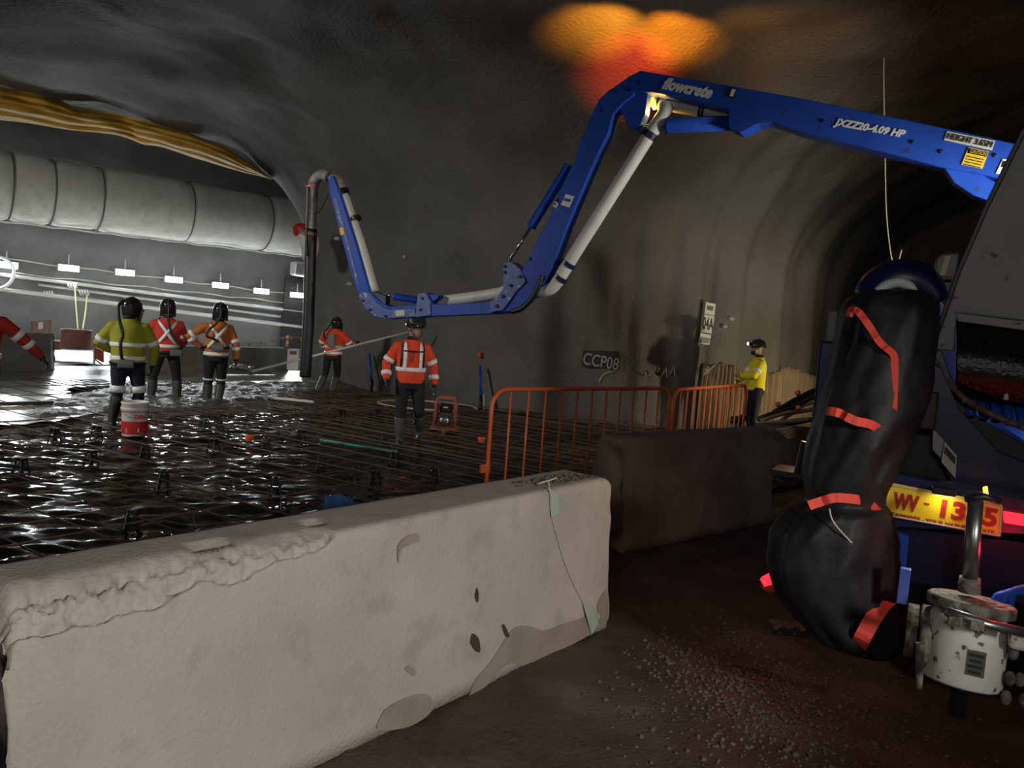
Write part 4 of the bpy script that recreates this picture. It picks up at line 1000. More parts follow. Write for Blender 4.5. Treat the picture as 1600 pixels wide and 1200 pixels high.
            kid(MB().lathe([(.022, .036), (.022, .042)], hc + R @ V((0, .15, .02)), R @ V((0, 1, -.15)), 14), 'head_lamp_lens', MT['hl'], parent=hm)
            kid(MB().lathe([(.008, 0), (.008, .008)], hc + R @ V((.02, -.145, -.01)), R @ V((.3, -1, 0)), 10), 'rear_light', MT['hl'], parent=hm)
            for s in (-1, 1): kid(MB().tube([hc + R @ V((s * .10, .03, -.05)), hc + R @ V((s * .085, .05, -.12)), hc + R @ V((s * .02, .07, -.17))], .006, 6), 'chin_strap', MT['cream'], parent=hm)
            kid(MB().ell(hd + R @ V((0, .05, -.085)), .062, .06, .05, R), 'beard', MT['eye'])
    if hose:
        hp = smooth_path([V(p) for p in hose], 8); rr = [.019 + .003 * (i % 2) for i in range(len(hp))]
        kid(MB().tube(hp, rr, 10), 'breathing_hose', MT['rub'])
    if unit:
        c = V(unit); u = kid(MB().obox(c, (.20, 0, 0), (0, .07, 0), (0, 0, .115)), 'blower_unit', MT['unit']); bv = u.modifiers.new('b', 'BEVEL'); bv.width = .02; bv.segments = 3
        kid(MB().loft(trings(c.z - .022, c.z + .022, .020, 2), 28), 'belt', MT['rub'])
    return root
PI = math.pi
def yawc(px): return -math.atan2(px - 800, FPX)     # facing along the sight line
W1 = person(196, 665, 10.45, yawc(196), 'worker in yellow hi-vis shirt and navy trousers, behind the bucket', MT['hivy'], MT['trn'], MT['boot2'],
    J=dict(eL=(-.36, .06, 1.14), wL=(-.22, .26, 1.02), eR=(.33, .02, 1.10), wR=(.30, .10, .84), head=(.03, .07, 1.60), kL=(-.11, .04, .48), aL=(-.16, 0, .09), kR=(.15, .04, .48), aR=(.12, .12, .09)),
    torso_c=[(.8, 0, 0), (1.1, 0, -.02), (1.5, .0, .02)], bands=(1.13, .95), armband=(.40,), knee=(.88, .045), headyaw=-.75, headpitch=-.25,
    hose=[(-.07, -.10, 1.72), (-.13, -.13, 1.64), (-.12, -.19, 1.48), (-.07, -.21, 1.28), (-.09, -.24, 1.16), (-.08, -.22, 1.0), (-.06, -.20, .93)], unit=(-.02, -.20, .88), wide=1.14, scale=1.0)
W2 = person(257, 630, 13.0, yawc(257), 'worker in red hi-vis shirt with white cross, legs apart', MT['hivr'], MT['trk'], MT['boot'],
    J=dict(eL=(-.36, .05, 1.15), wL=(-.20, .20, 1.36), eR=(.28, -.02, 1.12), wR=(.24, .16, 1.0), kL=(-.19, .03, .48), aL=(-.21, 0, .09), kR=(.17, .03, .48), aR=(.20, 0, .09)),
    bands=(1.0,), xback=True, armband=(.40,), hose=[(0, -.14, 1.74), (.01, -.17, 1.62), (.01, -.19, 1.46), (.05, -.20, 1.28), (.13, -.20, 1.12), (.20, -.19, 1.05), (.19, -.20, .98)], unit=(.15, -.18, .90), wide=1.05)
W3 = person(334, 632, 13.0, yawc(334), 'worker in orange hi-vis shirt with left hand on hip', MT['hivo'], MT['trk'], MT['boot'],
    J=dict(eL=(-.44, -.02, 1.20), wL=(-.23, .05, 1.02), eR=(.31, -.01, 1.10), wR=(.32, .04, .84), kL=(-.10, .03, .46), aL=(-.12, 0, .09), kR=(.10, .05, .46), aR=(.06, -.04, .09), head=(.04, .02, 1.63)),
    torso_c=[(.8, 0, 0), (1.5, .03, 0)], bands=(.93,), xback=True, armband=(.40, .62), knee=(.92, .012), hose=[(.03, -.13, 1.74), (.05, -.17, 1.60), (-.02, -.19, 1.44), (-.13, -.20, 1.32), (-.15, -.21, 1.22), (-.05, -.23, 1.19), (.02, -.21, 1.14)], unit=(.02, -.19, 1.04), wide=1.03)
W4 = person(516, 617, 16.3, yawc(516) - .35, 'worker in red hi-vis with black back unit pushing the long float handle', MT['hivr2'], MT['trk'], MT['boot'],
    J=dict(sL=(-.19, .04, 1.36), sR=(.20, .04, 1.36), eL=(-.30, .10, 1.12), wL=(-.16, .34, 1.02), eR=(.34, .16, 1.14), wR=(.40, .36, 1.18), head=(.02, .10, 1.57), kL=(-.16, .06, .46), aL=(-.26, -.10, .09), kR=(.10, .10, .47), aR=(.04, 0, .09)),
    torso_c=[(.8, 0, 0), (1.5, .02, .08)], bands=(1.08, .95), armband=(.40, .62), hose=[(-.02, -.06, 1.68), (-.08, -.10, 1.52), (-.18, -.13, 1.36), (-.10, -.20, 1.24)], scale=.97)
MB().obox((0.02, -.16, 1.22), (.16, 0, 0), (0, .09, 0), (0, 0, .30)).build('back_unit', MT['unit'], W4, bevel=.02, local=True)
W5 = person(634, 702, 10.55, PI + yawc(634) + .15, 'worker in orange-red hi-vis facing the camera, walking across the rebar', MT['hivr2'], MT['trk'], MT['boot'],
    J=dict(eR=(.33, -.04, 1.13), wR=(.33, .06, .90), eL=(-.31, -.02, 1.12), wL=(-.33, .05, .86), head=(-.02, .03, 1.62), kL=(-.14, .06, .50), aL=(-.20, -.18, .16), kR=(.11, .06, .48), aR=(.10, .06, .09)),
    torso_c=[(.8, 0, 0), (1.5, 0, 0)], bands=(1.07,), vest=True, armband=(.38, .78), helmet='up', face=True, headyaw=.5, wide=1.06, scale=1.0)
W6 = person(1176, 663, 14.2, yawc(1176) + PI / 2 + .30, 'worker in yellow jacket with glowing head lamp, arms folded by the wall', MT['hivy2'], MT['trn'], MT['boot2'],
    J=dict(eL=(-.26, .14, 1.14), wL=(-.02, .30, 1.12), eR=(.26, .14, 1.12), wR=(.06, .34, 1.02), head=(0, .05, 1.63)), bands=(), armband=(.30,), helmet='lamp', headyaw=.1, scale=1.03, glove=False)
WA = person(-38, 715, 8.4, yawc(-38), 'worker at the left picture edge, only a red sleeve and hand showing', MT['hivd'], MT['trk'], MT['boot2'],
    J=dict(sR=(.21, 0, 1.385), eR=(.43, .04, 1.19), wR=(.60, .08, 1.0), eL=(-.30, 0, 1.1), wL=(-.28, .1, .85)), bands=(1.02,), armband=(.34, .60), wide=1.1, curl=.9)

# ================================================================== OBJECTS ON THE POUR
def wpt_dir(a, b): return (b - a).normalized()
# bucket
bk = G(210, 681, .02); bk_ = P(210, 681, 9.55); sc = 1.0
bkt = empty('bucket', V((bk_.x, bk_.y, 0)), 'white plastic bucket with red label standing on the rebar', 'bucket')
bz = .06; o = V((bk_.x, bk_.y, bz))
MB().lathe([(.0, 0), (.138, 0), (.142, .01), (.157, .40), (.163, .405), (.163, .42), (.157, .425), (.152, .42), (.134, .02), (0, .02)], o, (0, 0, 1), 32, False).build('pail', MT['paper'], bkt, True)
MB().lathe([(.1485, .03), (.1540, .19)], o, (0, 0, 1), 32, False).build('red_label', MT['red'], bkt, True)
MB().lathe([(.1585, .305), (.159, .315)], o, (0, 0, 1), 32, False).build('label_stripe', MT['red'], bkt, True)
MB().lathe([(.163, .33), (.166, .345), (.163, .36)], o, (0, 0, 1), 32, False).build('rib', MT['paper'], bkt, True)
fw = (CPOS - o); fw.z = 0; fw.normalize(); sd = V((-fw.y, fw.x, 0))
text_mb('DSI', o + fw * .158 - sd * .005 + V((0, 0, .225)), sd * .09, V((0, 0, .055)), fw, bold=.04).build('lettering', MT['red'], bkt)
MB().prism([o + fw * .152 + sd * .088 + V((0, 0, .235)), o + fw * .118 + sd * .125 + V((0, 0, .235)), o + fw * .118 + sd * .125 + V((0, 0, .25)), o + fw * .152 + sd * .088 + V((0, 0, .25))], fw * .003).build('label_print', MT['letb'], bkt)
for k in (-.09, .04): MB().bar(o + fw * .157 + sd * k + V((0, 0, .05)), o + fw * .157 + sd * k + V((0, 0, .11)), .014, .004, fw).build('label_print', MT['paper'], bkt)
hp = [o + sd * (.165 * math.cos(a)) + fw * (.155 * math.sin(a)) + V((0, 0, .36 - .12 * math.sin(a))) for a in [math.pi * k / 12 for k in range(13)]]
MB().tube(hp, .003, 6).build('handle', MT['steel'], bkt)
# green pipe, dark plank
a, b = G(500, 688, .11), G(622, 706, .11)
tag(MB().tube([a, b], .018, 8).build('green_pipe', MT['cyan'], smooth=True), 'thin green pipe lying on the rebar by the walking worker', 'pipe')
a, b = G(-60, 636, .12), G(82, 632, .12)
tag(MB().bar(a + V((0, 0, .03)), b + V((0, 0, .03)), .10, .05).build('timber_plank', MT['wood'], bevel=.005), 'dark timber plank lying on the fresh slab at left', 'plank')
a, b = G(380, 650, .1), G(490, 627 + 0, .1)
tag(MB().bar(G(400, 619, .16), G(490, 628, .16), .05, .04).build('screed_rail', MT['galv'], bevel=.004), 'pale screed rail half sunk in wet concrete', 'rail')
# long handled float
wr = W4.matrix_basis @ V((.40, .36, 1.18))
p0 = P(392, 585, 14.6); p1 = P(652, 515, 16.3)
fl = empty('bull_float', p0, 'long handled float with pale pole held by the bending worker', 'float')
MB().tube([p0 + V((0, 0, .05)), p1], .022, 10).build('pole', MT['white'], fl, True)
MB().bar(p0 - RGT * .55 - V((0, 0, .02)), p0 + RGT * .45 - V((0, 0, .02)), .18, .025).build('blade', MT['galv'], fl, bevel=.005)
MB().bar(p0 - V((0, 0, .01)), p0 + V((0, 0, .07)), .06, .06, (1, 0, 0)).build('bracket', MT['steel'], fl)
# red framed machine (pump / vibrator drive)
q = P(695, 668, 12.0); q.z = .03
mc = empty('vibrator_drive', q, 'small engine in an upright red tube frame near the wall', 'machine')
X = RGT.copy(); X.z = 0; X.normalize(); Y = V((-X.y, X.x, 0))
def at(x, y, z): return q + X * x + Y * y + V((0, 0, z))
for y in (-.13, .13):
    pts = [at(-.16, y, .05), at(-.15, y, .46), at(-.12, y, .54), at(.12, y, .54), at(.15, y, .46), at(.16, y, .05)]
    MB().tube(pts, .021, 8).build('frame_hoop', MT['steelr'], mc, True)
for x in (-.14, .14): MB().tube([at(x, -.13, .50), at(x, .13, .50)], .018, 8).build('frame_tie', MT['steelr'], mc)
MB().obox(at(0, 0, .06), X * .44, Y * .34, V((0, 0, .04))).build('base_plate', MT['steelr'], mc, bevel=.01)
MB().obox(at(0, -.02, .38), X * .20, Y * .16, V((0, 0, .12))).build('fuel_tank', MT['rub'], mc, bevel=.03)
MB().lathe([(.07, 0), (.085, .03), (.085, .14), (.06, .17)], at(0, -.05, .20), -Y, 16).build('engine', MT['steel'], mc, True)
MB().obox(at(0, .02, .20), X * .17, Y * .18, V((0, 0, .18))).build('crankcase', MT['unit'], mc, bevel=.02)
MB().obox(at(0, -.20, .04), X * .06, Y * .08, V((0, 0, .06))).build('tow_lug', MT['steelr'], mc, bevel=.01)
MB().obox(at(0, -.105, .40), X * .07, Y * .01, V((0, 0, .015))).build('badge', MT['paper'], mc)
cen_ = G(668, 636, .08)
hp = [cen_ + V((.95 * math.cos(t), .75 * math.sin(t), .03)) for t in [2 * math.pi * k / 36 for k in range(32)]]
tag(MB().tube(hp, .022, 8).build('vibrator_hose', MT['rope'], smooth=True), 'pale hose coiled in a wide loop behind the walking worker', 'hose')
# blue sheet by the near barrier
b0 = P(570, 792, 4.6)
mb = MB()
def bsf(a, t):
    p = P(506 + 125 * a, 800, 5.7 + .45 * t); z = .40 * math.sin(min(1, t * 1.2) * math.pi) * (1 - .5 * a) * (.85 + .22 * noise.noise(V((a * 6, t * 3, 1)))) + .03
    return V((p.x, p.y, z + .03 * noise.noise(V((a * 14, t * 9, 2)))))
mb.grid(bsf, 40, 18)
tag(mb.build('blue_plastic_sheet', MT['bsheet'], smooth=True), 'crumpled blue plastic sheet behind the near barrier', 'plastic sheet')
# orange rebar cap
for (px, py, l) in ((389, 690, 'tiny orange cap on a rebar end beyond the bucket'), (752, 692, 'tiny orange cap on a rebar end beside the orange fence')):
    g = G(px, py, .10); tag(MB().lathe([(.03, 0), (.035, .01), (.055, .06), (.055, .075), (.02, .08)], g, (0, 0, 1), 14).build('rebar_cap', MT['flag'], smooth=True), l, 'cap')
# blue tools leaning on the wall
def lean(p0, p1, label):
    a = G(*p0, 0.04); b = P(p1[0], p1[1], a.y + .35); r = empty('concrete_vibrator', a, label, 'tool')
    MB().tube([a + (b - a) * .3, b], .03, 8).build('shaft', MT['blue'], r, True); MB().tube([a, a + (b - a) * .32], [.055, .035], 8).build('head', MT['rub'], r, True)
    MB().tube([a + V((.05, -.05, 0)), a + (b - a) * .35 + V((.06, 0, 0))], .016, 6).build('handle', MT['rope'], r)
lean((582, 612), (577, 553), 'blue and black vibrator tool leaning on the wall between two workers')
lean((752, 640), (750, 572), 'blue pole tool leaning on the wall right of the red machine')
# black sheet and rag at the wall foot
g = [G(776, 634, .02), G(796, 640, .02), G(868, 656, .02), G(850, 650, .02), G(780, 628, .02)]
tag(MB().prism([p + V((0, 0, .02)) for p in g], V((0, 0, .02))).build('black_sheet', MT['dark']), 'black sheet strip lying along the wall foot', 'sheet')
mb = MB(); g0 = G(806, 645, .05); mb.grid(lambda a, t: g0 + V(((a - .5) * .55, (t - .5) * .25, .04 + .06 * abs(noise.noise(V((a * 5, t * 3, 4)))))), 12, 6)
tag(mb.build('plastic_scrap', MT['silver'], smooth=True), 'pale plastic scrap lying at the wall foot behind the fence', 'scrap')

# ================================================================== ON THE PILLAR WALL
def wall_hit(px, py):
    """world point + normal on the pillar wall"""
    best = None
    r = ray(px, py)
    for i in range(len(PC) - 1):
        a, b = PC[i], PC[i + 1]; e = b - a; den = r.x * e.y - r.y * e.x
        if abs(den) < 1e-9: continue
        t = (a.x * e.y - a.y * e.x) / den; s_ = (a.x * r.y - a.y * r.x) / den
        if t > 0 and 0 <= s_ <= 1 and (best is None or t < best[0]): best = (t, i + s_)
    t, s_ = best; i = int(s_); p = CPOS + r * t; n = PN[i]
    pw = wall_pt(i, 0, max(0, min(ZS, p.z))); off = (pw - PC[i]).dot(n)
    return p - ray(px, py) * (max(0, off) / -r.dot(n)) if r.dot(n) < 0 else p, n, s_
def on_wall(px, py, lift=.03):
    p, n, s_ = wall_hit(px, py); return p + n * lift, n
# CCP08
c0, n0 = on_wall(910, 575, .10); c1, _ = on_wall(968, 583, .10); ux = c1 - c0; n0 = V((ux.y, -ux.x, 0)).normalized()
def wq(px, py, lift): return PL(px, py, c0 + n0 * lift, n0)
sp = empty('spray_painted_mark', c0, 'chalky CCP08 lettering on a dark painted patch of the pillar wall', 'graffiti')
MB().prism([wq(x, y, 0) for x, y in ((911, 547), (968, 549), (965, 577), (909, 573))], n0 * .004).build('dark_patch', MT['dpatch'], sp)
text_mb('CCP08', wq(911, 569, .006), wq(966, 579, .006) - wq(911, 569, .006), V((0, 0, .23)), n0, shear=.12, th=.003).build('lettering', MT['spray'], sp)
MB().tube(smooth_path([wq(936, 597, .01), wq(942, 586, .01), wq(955, 580, .01)], 4), .012, 6).build('spray_stroke', MT['spray'], sp)
for k, path in enumerate(([(1006, 582), (1010, 588), (1018, 580), (1024, 590)], [(1032, 586), (1038, 574), (1040, 590)], [(1044, 584), (1050, 572), (1052, 588)], [(1095, 585), (1103, 578), (1112, 570)], [(1096, 575), (1104, 582)])):
    pts = []
    for q_ in path: pts.append(on_wall(*q_, .09)[0])
    o = MB().tube(pts, .013, 6).build('spray_stroke', MT['spray'], sp)
# 04A sign
s0, ns = on_wall(1100, 510, .12)
def sq(px, py, lift=0): return PL(px, py, s0 + ns * lift, ns)
sg = empty('wall_sign', s0, 'white paper sign reading 04A fixed crooked on the pillar wall', 'sign')
MB().prism([sq(x, y) for x, y in ((1103, 472), (1118, 475), (1115, 503), (1108, 539), (1091, 537), (1099, 504))], ns * .004).build('sheet', MT['paper'], sg)
text_mb('04A', sq(1097, 514, .006), sq(1114, 517, .006) - sq(1097, 514, .006), V((0, 0, .24)), ns, bold=.03).build('lettering', MT['letb'], sg)
MB().prism([sq(x, y, .005) for x, y in ((1105, 477), (1115, 479), (1113.5, 486), (1104, 484))], ns * .002).build('print_block', MT['unit'], sg)
MB().prism([sq(x, y, .005) for x, y in ((1096.5, 518.5), (1111.5, 521.3), (1111, 523.3), (1096, 520.5))], ns * .002).build('print_line', MT['letb'], sg)
MB().prism([sq(x, y, .005) for x, y in ((1101, 490.5), (1117, 493), (1117, 494), (1101, 491.5))], ns * .002).build('ruled_line', MT['letb'], sg)
MB().prism([sq(x, y, .005) for x, y in ((1095, 526), (1110, 529), (1107, 536.5), (1093, 535))], ns * .002).build('print_block', MT['unit'], sg)
# rock bolt plates
for k, (px, py) in enumerate(((594, 312), (634, 402), (1141, 498), (1130, 510))):
    p, n = on_wall(px, py, .06)
    tag(MB().lathe([(.035, -.08), (.035, .0), (.015, .01), (.015, .04)], p, n, 10).build('rock_bolt', MT['cream']), ('pale rock bolt head high on the pillar beside the boom tip', 'pale rock bolt head on the pillar between the boom arms', 'pale rock bolt head right of the 04A sign', 'smaller pale bolt head below right of the 04A sign')[k], 'rock bolt')
p = P(375, 153, 16.0)
tag(MB().lathe([(.05, 0), (.04, .06), (.015, .16)], p, (0, 0, 1), 10).build('rock_bolt', MT['cream']), 'pale rock bolt end in the ceiling above the tarpaulin', 'rock bolt')
# ribbed tan drainage sheet on the foot of the wall
i0 = int(wall_hit(1100, 620)[2]); i1 = int(wall_hit(1330, 600)[2]) + 1; NS = (i1 - i0) * 10
def tanf(a, t):
    s_ = i0 + (i1 - i0) * a; i = int(min(s_, i1 - 1)); f = s_ - i; zt = 1.22 + .10 * math.sin(a * 17) + .06 * noise.noise(V((a * 40, 0, 0)))
    z = zt * t
    p = wall_pt(i, 0, z) * (1 - f) + wall_pt(i + 1, 0, z) * f; n = PN[i]
    ph = a * 330 + 1.2 * noise.noise(V((a * 10, z * 1.2, 3)))
    return p + n * (.10 * (1 - .55 * t) + .042 * math.sin(ph) + .03 * noise.noise(V((a * 30, z * 2, 7))))
o = MB().grid(tanf, min(NS * 2, 900), 10).build('drainage_sheet', MT['tan'], smooth=True); so = o.modifiers.new('s', 'SOLIDIFY'); so.thickness = .01
tag(o, 'tan ribbed drainage sheet hanging along the foot of the wall', 'sheet')
# blue drum and heap by the worker with the head lamp
g = P(1149, 672, 10.9); g.z = 0
dr = empty('blue_drum', g, 'blue plastic drum with black rags on top beside the second fence', 'drum')
MB().lathe([(.0, 0), (.11, 0), (.125, .03), (.128, .28), (.135, .30), (.128, .32), (.128, .58), (.12, .62), (.11, .63), (.11, .60), (0, .6)], g, (0, 0, 1), 24, False).build('barrel', mat('blue_plastic', (.012, .05, .16), .4), dr, True)
mb = MB(); mb.ell(g + V((0, 0, .66)), .12, .10, .06); mb.ell(g + V((.08, 0, .70)), .07, .06, .05); mb.build('black_rags', MT['rub'], dr, True)
def heap_pt(px, py, d): return P(px, py, d)
hcol = [MT['rope'], MT['tan'], MT['dark'], MT['cream'], MT['rub'], MT['rope'], MT['dark'], MT['tan']]
hl = ['pale timber offcut lowest in the heap by the wall', 'tan pole in the heap by the wall', 'black hose lying over the heap', 'pale conduit on the heap', 'thick black hose at the heap top', 'second pale pole in the heap', 'dark pipe under the heap', 'short tan pole at the heap end']
hd_ = [((1182, 663), (1265, 655)), ((1190, 657), (1280, 640)), ((1185, 655), (1300, 605)), ((1205, 650), (1290, 622)), ((1210, 645), (1310, 598)), ((1225, 648), (1300, 628)), ((1190, 668), (1285, 652)), ((1215, 660), (1262, 642))]
for k, (a, b) in enumerate(hd_):
    pa_ = P(*a, 11.2 + .06 * k); pb_ = P(*b, 11.6 + .1 * k); md = (pa_ + pb_) / 2 + V((0, 0, .05 * math.sin(k * 2)))
    tag(MB().tube(smooth_path([pa_, md, pb_], 5), (.035, .03, .045, .022, .05, .028, .03, .026)[k], 8).build('heap_pole', hcol[k], smooth=True), hl[k], 'pole', 'poles and hoses heaped by the wall')
for k, (px, py) in enumerate(((1246, 614), (1215, 632), (1247, 637))):
    tag(MB().lathe([(.04, 0), (.03, .05), (.015, .06)], P(px, py, 11.4), (0, -1, .3), 10).build('rebar_cap', MT['flag'], smooth=True), ('highest orange cap on the heap', 'leftmost orange cap on the heap', 'lower orange cap on the heap')[k], 'cap')
mb = MB(); mb.obox(P(1250, 675, 10.9) - V((0, 0, .25)), V((1.2, -.2, 0)), V((.1, .5, 0)), V((0, 0, .62)))
tag(mb.build('timber_crate', MT['wood'], bevel=.02), 'dark timber crate under the heap of poles', 'crate')
for k in range(5):
    a = P(1214 + k * 4, 672 + k * 3, 10.55); b = P(1238 + k * 1, 667 + k * 3.4, 10.6)
    tag(MB().bar(a, b, .05, .022).build('timber_batten', MT['tan'], bevel=.003), ('topmost', 'second', 'middle', 'fourth', 'lowest')[k] + ' short tan timber batten beside the heap of poles', 'batten', 'battens on the crate')
# orange marker on wall
p, n = on_wall(753, 558, .08)
tag(MB().lathe([(.06, 0), (.06, .012), (.04, .02), (.012, .12)], p, (0, 0, 1), 14).build('marker_cone', MT['flag'], smooth=True), 'tiny orange cone marker on the wall above the blue pole', 'marker')
# cable hanging from the ceiling
pc = [P(1381, 100, 11.2), P(1383, 240, 11.2), P(1385, 330, 11.2), P(1391, 390, 11.2), P(1398, 419, 11.2), P(1404, 408, 11.2), P(1409, 390, 11.25)]
top_ = pc[0] + V((0, 0, 2.0))
tag(MB().tube(smooth_path([V((pc[0].x, pc[0].y, 6.4))] + pc, 6), .009, 6).build('hanging_cable', MT['cable'], smooth=True), 'thin pale cable hanging from the ceiling behind the boom', 'cable')

# ================================================================== LIT TUNNEL AT LEFT
# ventilation duct
da = PL(-120, 272, W0 - WN * 1.5, WN); db = PL(490, 360, W0 - WN * 1.5, WN)
dz = (da.z + db.z) / 2; t0 = (da - W0).dot(WD); t1 = (db - W0).dot(WD)
duct = empty('ventilation_duct', V((da.x, da.y, 0)), 'large grey fabric ventilation duct running along the far tunnel wall', 'duct')
def dpt(t): return W0 - WN * 1.45 + WD * t + V((0, 0, da.z + (db.z - da.z) * (t - t0) / (t1 - t0)))
seams = [t0 + (t1 - t0) * k for k in (.0, .17, .26, .37, .60, .83, 1.0)]
rings = []; N_ = 120
for k in range(N_ + 1):
    t = t0 + (t1 - t0) * k / N_; r = .97
    for s_ in seams: r -= .05 * math.exp(-((t - s_) / .12) ** 2)
    r *= 1 + .012 * math.sin(t * 3.1); rings.append((dpt(t), WN * r, V((0, 0, r * (1 - .03 * math.sin(t * 1.3))))))
MB().loft(rings, 48, True).build('duct_sleeve', MT['duct'], duct, True)
for s_ in seams[1:-1]:
    MB().tube([dpt(s_) + WN * (.945 * math.cos(a)) + V((0, 0, .945 * math.sin(a))) for a in [2 * math.pi * k / 40 for k in range(40)]], .022, 6, closed=True).build('seam_hoop', MT['seam'], duct, True)
ba = [dpt(t0 + (t1 - t0) * k / 30) - V((0, 0, 1.0)) - WN * .18 + V((0, 0, .02 * math.sin(k * 2.2))) for k in range(31)]
MB().tube(ba, .028, 6).build('hanging_cord', MT['white'], duct, True)
# red and white collapsed sleeve at the duct end
sl = empty('duct_end_sleeve', dpt(t1), 'white flexible duct end with red collar beside the end hose', 'duct')
cpts = [P(463, 369, 17.2), P(467, 360, 17.2), P(476, 364, 17.2), P(482, 376, 17.2), P(484, 392, 17.2), P(480, 408, 17.2)]
MB().tube(smooth_path(cpts[2:], 5), [.19, .20, .21, .215, .22, .22, .22, .22, .21, .20, .19, .18, .17, .15, .12, .08], 18).build('white_sleeve', MT['paper'], sl, True)
MB().tube(smooth_path(cpts[:3], 5), [.05, .08, .10, .12, .14, .155, .17, .18, .19, .195, .195], 18).build('red_collar', MT['red'], sl, True)
for k in range(5): MB().tube([cpts[2] + WD * .0 + (cpts[3] - cpts[2]) * (k / 5) + V((-.1, -.2, .1)), cpts[2] + (cpts[3] - cpts[2]) * (k / 5) + V((.12, -.2, -.02))], .010, 6).build('wire_hoop', MT['grim'], sl)
mb = MB(); mb.obox(WPT(472, 421, -1.2), WD * .75, WN * .5, V((0, 0, .52))); so = remesh(mb, .05, 6)
tag(link('foil_wrap', so, MT['silver'], smooth=True), 'silver foil wrapped box under the duct end', 'box')
# yellow tarpaulin along the ceiling edge
EDGE = [(-80, 128), (0, 137), (70, 148), (110, 165), (190, 180), (250, 195), (300, 210), (350, 228), (390, 255), (424, 279)]
LOW = [(-80, 178), (0, 187), (70, 196), (150, 206), (210, 216), (250, 228), (300, 245), (350, 260), (390, 271), (424, 280)]
def tarpf(a, t):
    x = a * (len(EDGE) - 1); i = min(int(x), len(EDGE) - 2); f = x - i
    e = V(EDGE[i]) * (1 - f) + V(EDGE[i + 1]) * f; l = V(LOW[i]) * (1 - f) + V(LOW[i + 1]) * f
    p_ = e * (1 - t) + l * t
    pin = 1 - math.exp(-((a - .45) / .035) ** 2) * .5
    d = 16.9 + 1.6 * min(1, max(0, a - .1) / .35) + .5 * t - .5 * math.sin(t * math.pi) * pin + .10 * math.sin(t * 26 + 3 * noise.noise(V((a * 5, 0, 0)))) * (.3 + t) * .7 + .12 * noise.noise(V((a * 14, t * 3, 0)))
    sag = 5 * math.exp(-((a - .47) / .05) ** 2) * (t - .2)
    return P(p_.x, p_.y + sag + 2.0 * noise.noise(V((a * 9, t * 2, 5))), d)
o = MB().grid(tarpf, 120, 36).build('yellow_tarpaulin', MT['tarp'], smooth=True); so = o.modifiers.new('s', 'SOLIDIFY'); so.thickness = .012
tag(o, 'yellow tarpaulin slung along the ceiling edge above the duct', 'tarpaulin')
# lamps
LX = [(10, 414), (107, 419), (195, 426), (271, 437), (344, 446), (408, 455), (464, 461)]
lab = ['leftmost white LED lamp on the far tunnel wall', 'second LED lamp from the left on the far tunnel wall', 'third LED lamp from the left on the far wall', 'fourth LED lamp from the left on the far wall, between the yellow and red shirts', 'fifth LED lamp from the left, above the orange shirt', 'sixth LED lamp from the left on the far wall', 'rightmost LED lamp beside the end hose']
proto = None
for k, (px, py) in enumerate(LX):
    c = WPT(px, py, -.35)
    if proto is None:
        proto = empty('led_lamp', c, lab[0], 'lamp', 'LED lamps along the far tunnel wall')
        MB().obox(c, WD * .62, WN * .10, V((0, 0, .22))).build('housing', MT['hous'], proto, bevel=.02)
        MB().obox(c - WN * .055 - V((0, 0, .0)), WD * .54, WN * .02, V((0, 0, .16))).build('diffuser', MT['led'], proto)
        MB().bar(c + V((0, 0, .1)), c + V((0, 0, .42)), .03, .03, WD).build('hanger', MT['hous'], proto)
        r = proto
    else:
        r = copy_tree(proto); r.location = c
    tag(r, lab[k], 'lamp', 'LED lamps along the far tunnel wall')
    lamp('AREA', 'led_lamp_light', c - WN * .12 - V((0, 0, .02)), 75, (.88, .96, 1), c - WN * 4 - V((0, 0, 3.6)), .5).data.spread = math.radians(90)
    lamp('POINT', 'led_lamp_glow', c - WN * .8 - V((0, 0, .1)), 6, (.95, .98, 1), size=.12)
    lamp('SPOT', 'led_lamp_spill', c - WN * .75 - V((0, 0, .12)), 4, (.93, .98, 1), target=c + WN * 3 - V((0, 0, .4)), size=.12, angle=140, blend=.8)
for k in (1, 2, 3):                                  # the row goes on out of frame
    c = WPT(10, 414, -.35) - WD * (3.0 * k)
    lamp('AREA', 'led_lamp_light', c - WN * .12, 30, (.88, .96, 1), c - WN * 4 - V((0, 0, 3.6)), .5).data.spread = math.radians(90)
# pipes and cables along the wall
def wline(a, b, r, m, name, label, cat, off=-.25, sag=.0):
    A_, B_ = WPT(*a, off), WPT(*b, off); n = 24
    pts = [A_ + (B_ - A_) * (k / n) - V((0, 0, sag * math.sin(k / n * math.pi * 7) ** 2)) for k in range(n + 1)]
    tag(MB().tube(pts, r, 8).build(name, m, smooth=True), label, cat)
wline((-120, 414), (600, 503), .055, MT['white'], 'service_pipe', 'upper pale service pipe on the far tunnel wall', 'pipe', -.3)
wline((-120, 437), (600, 527), .07, MT['galv'], 'service_pipe', 'lower thick pale service pipe on the far tunnel wall', 'pipe', -.3)
wline((60, 445), (600, 516), .045, MT['galv'], 'service_pipe', 'thin service pipe between the two pale pipes on the far wall', 'pipe', -.2)
wline((-120, 387), (600, 477), .02, MT['cable'], 'lamp_cable', 'pale cable strung above the LED lamps', 'cable', -.3, .05)
wline((20, 425), (600, 488), .016, MT['cable'], 'lamp_cable', 'pale cable strung just below the LED lamps', 'cable', -.3, .06)
lp = [WPT(-6 + 28 * math.sin(t), 426 - 25 * math.cos(t), -.5) for t in [math.pi * k / 16 for k in range(17)]]
tag(MB().tube(lp, .045, 8).build('hose_loop', MT['white'], smooth=True), 'pale hose loop hanging beside the leftmost lamp', 'hose')
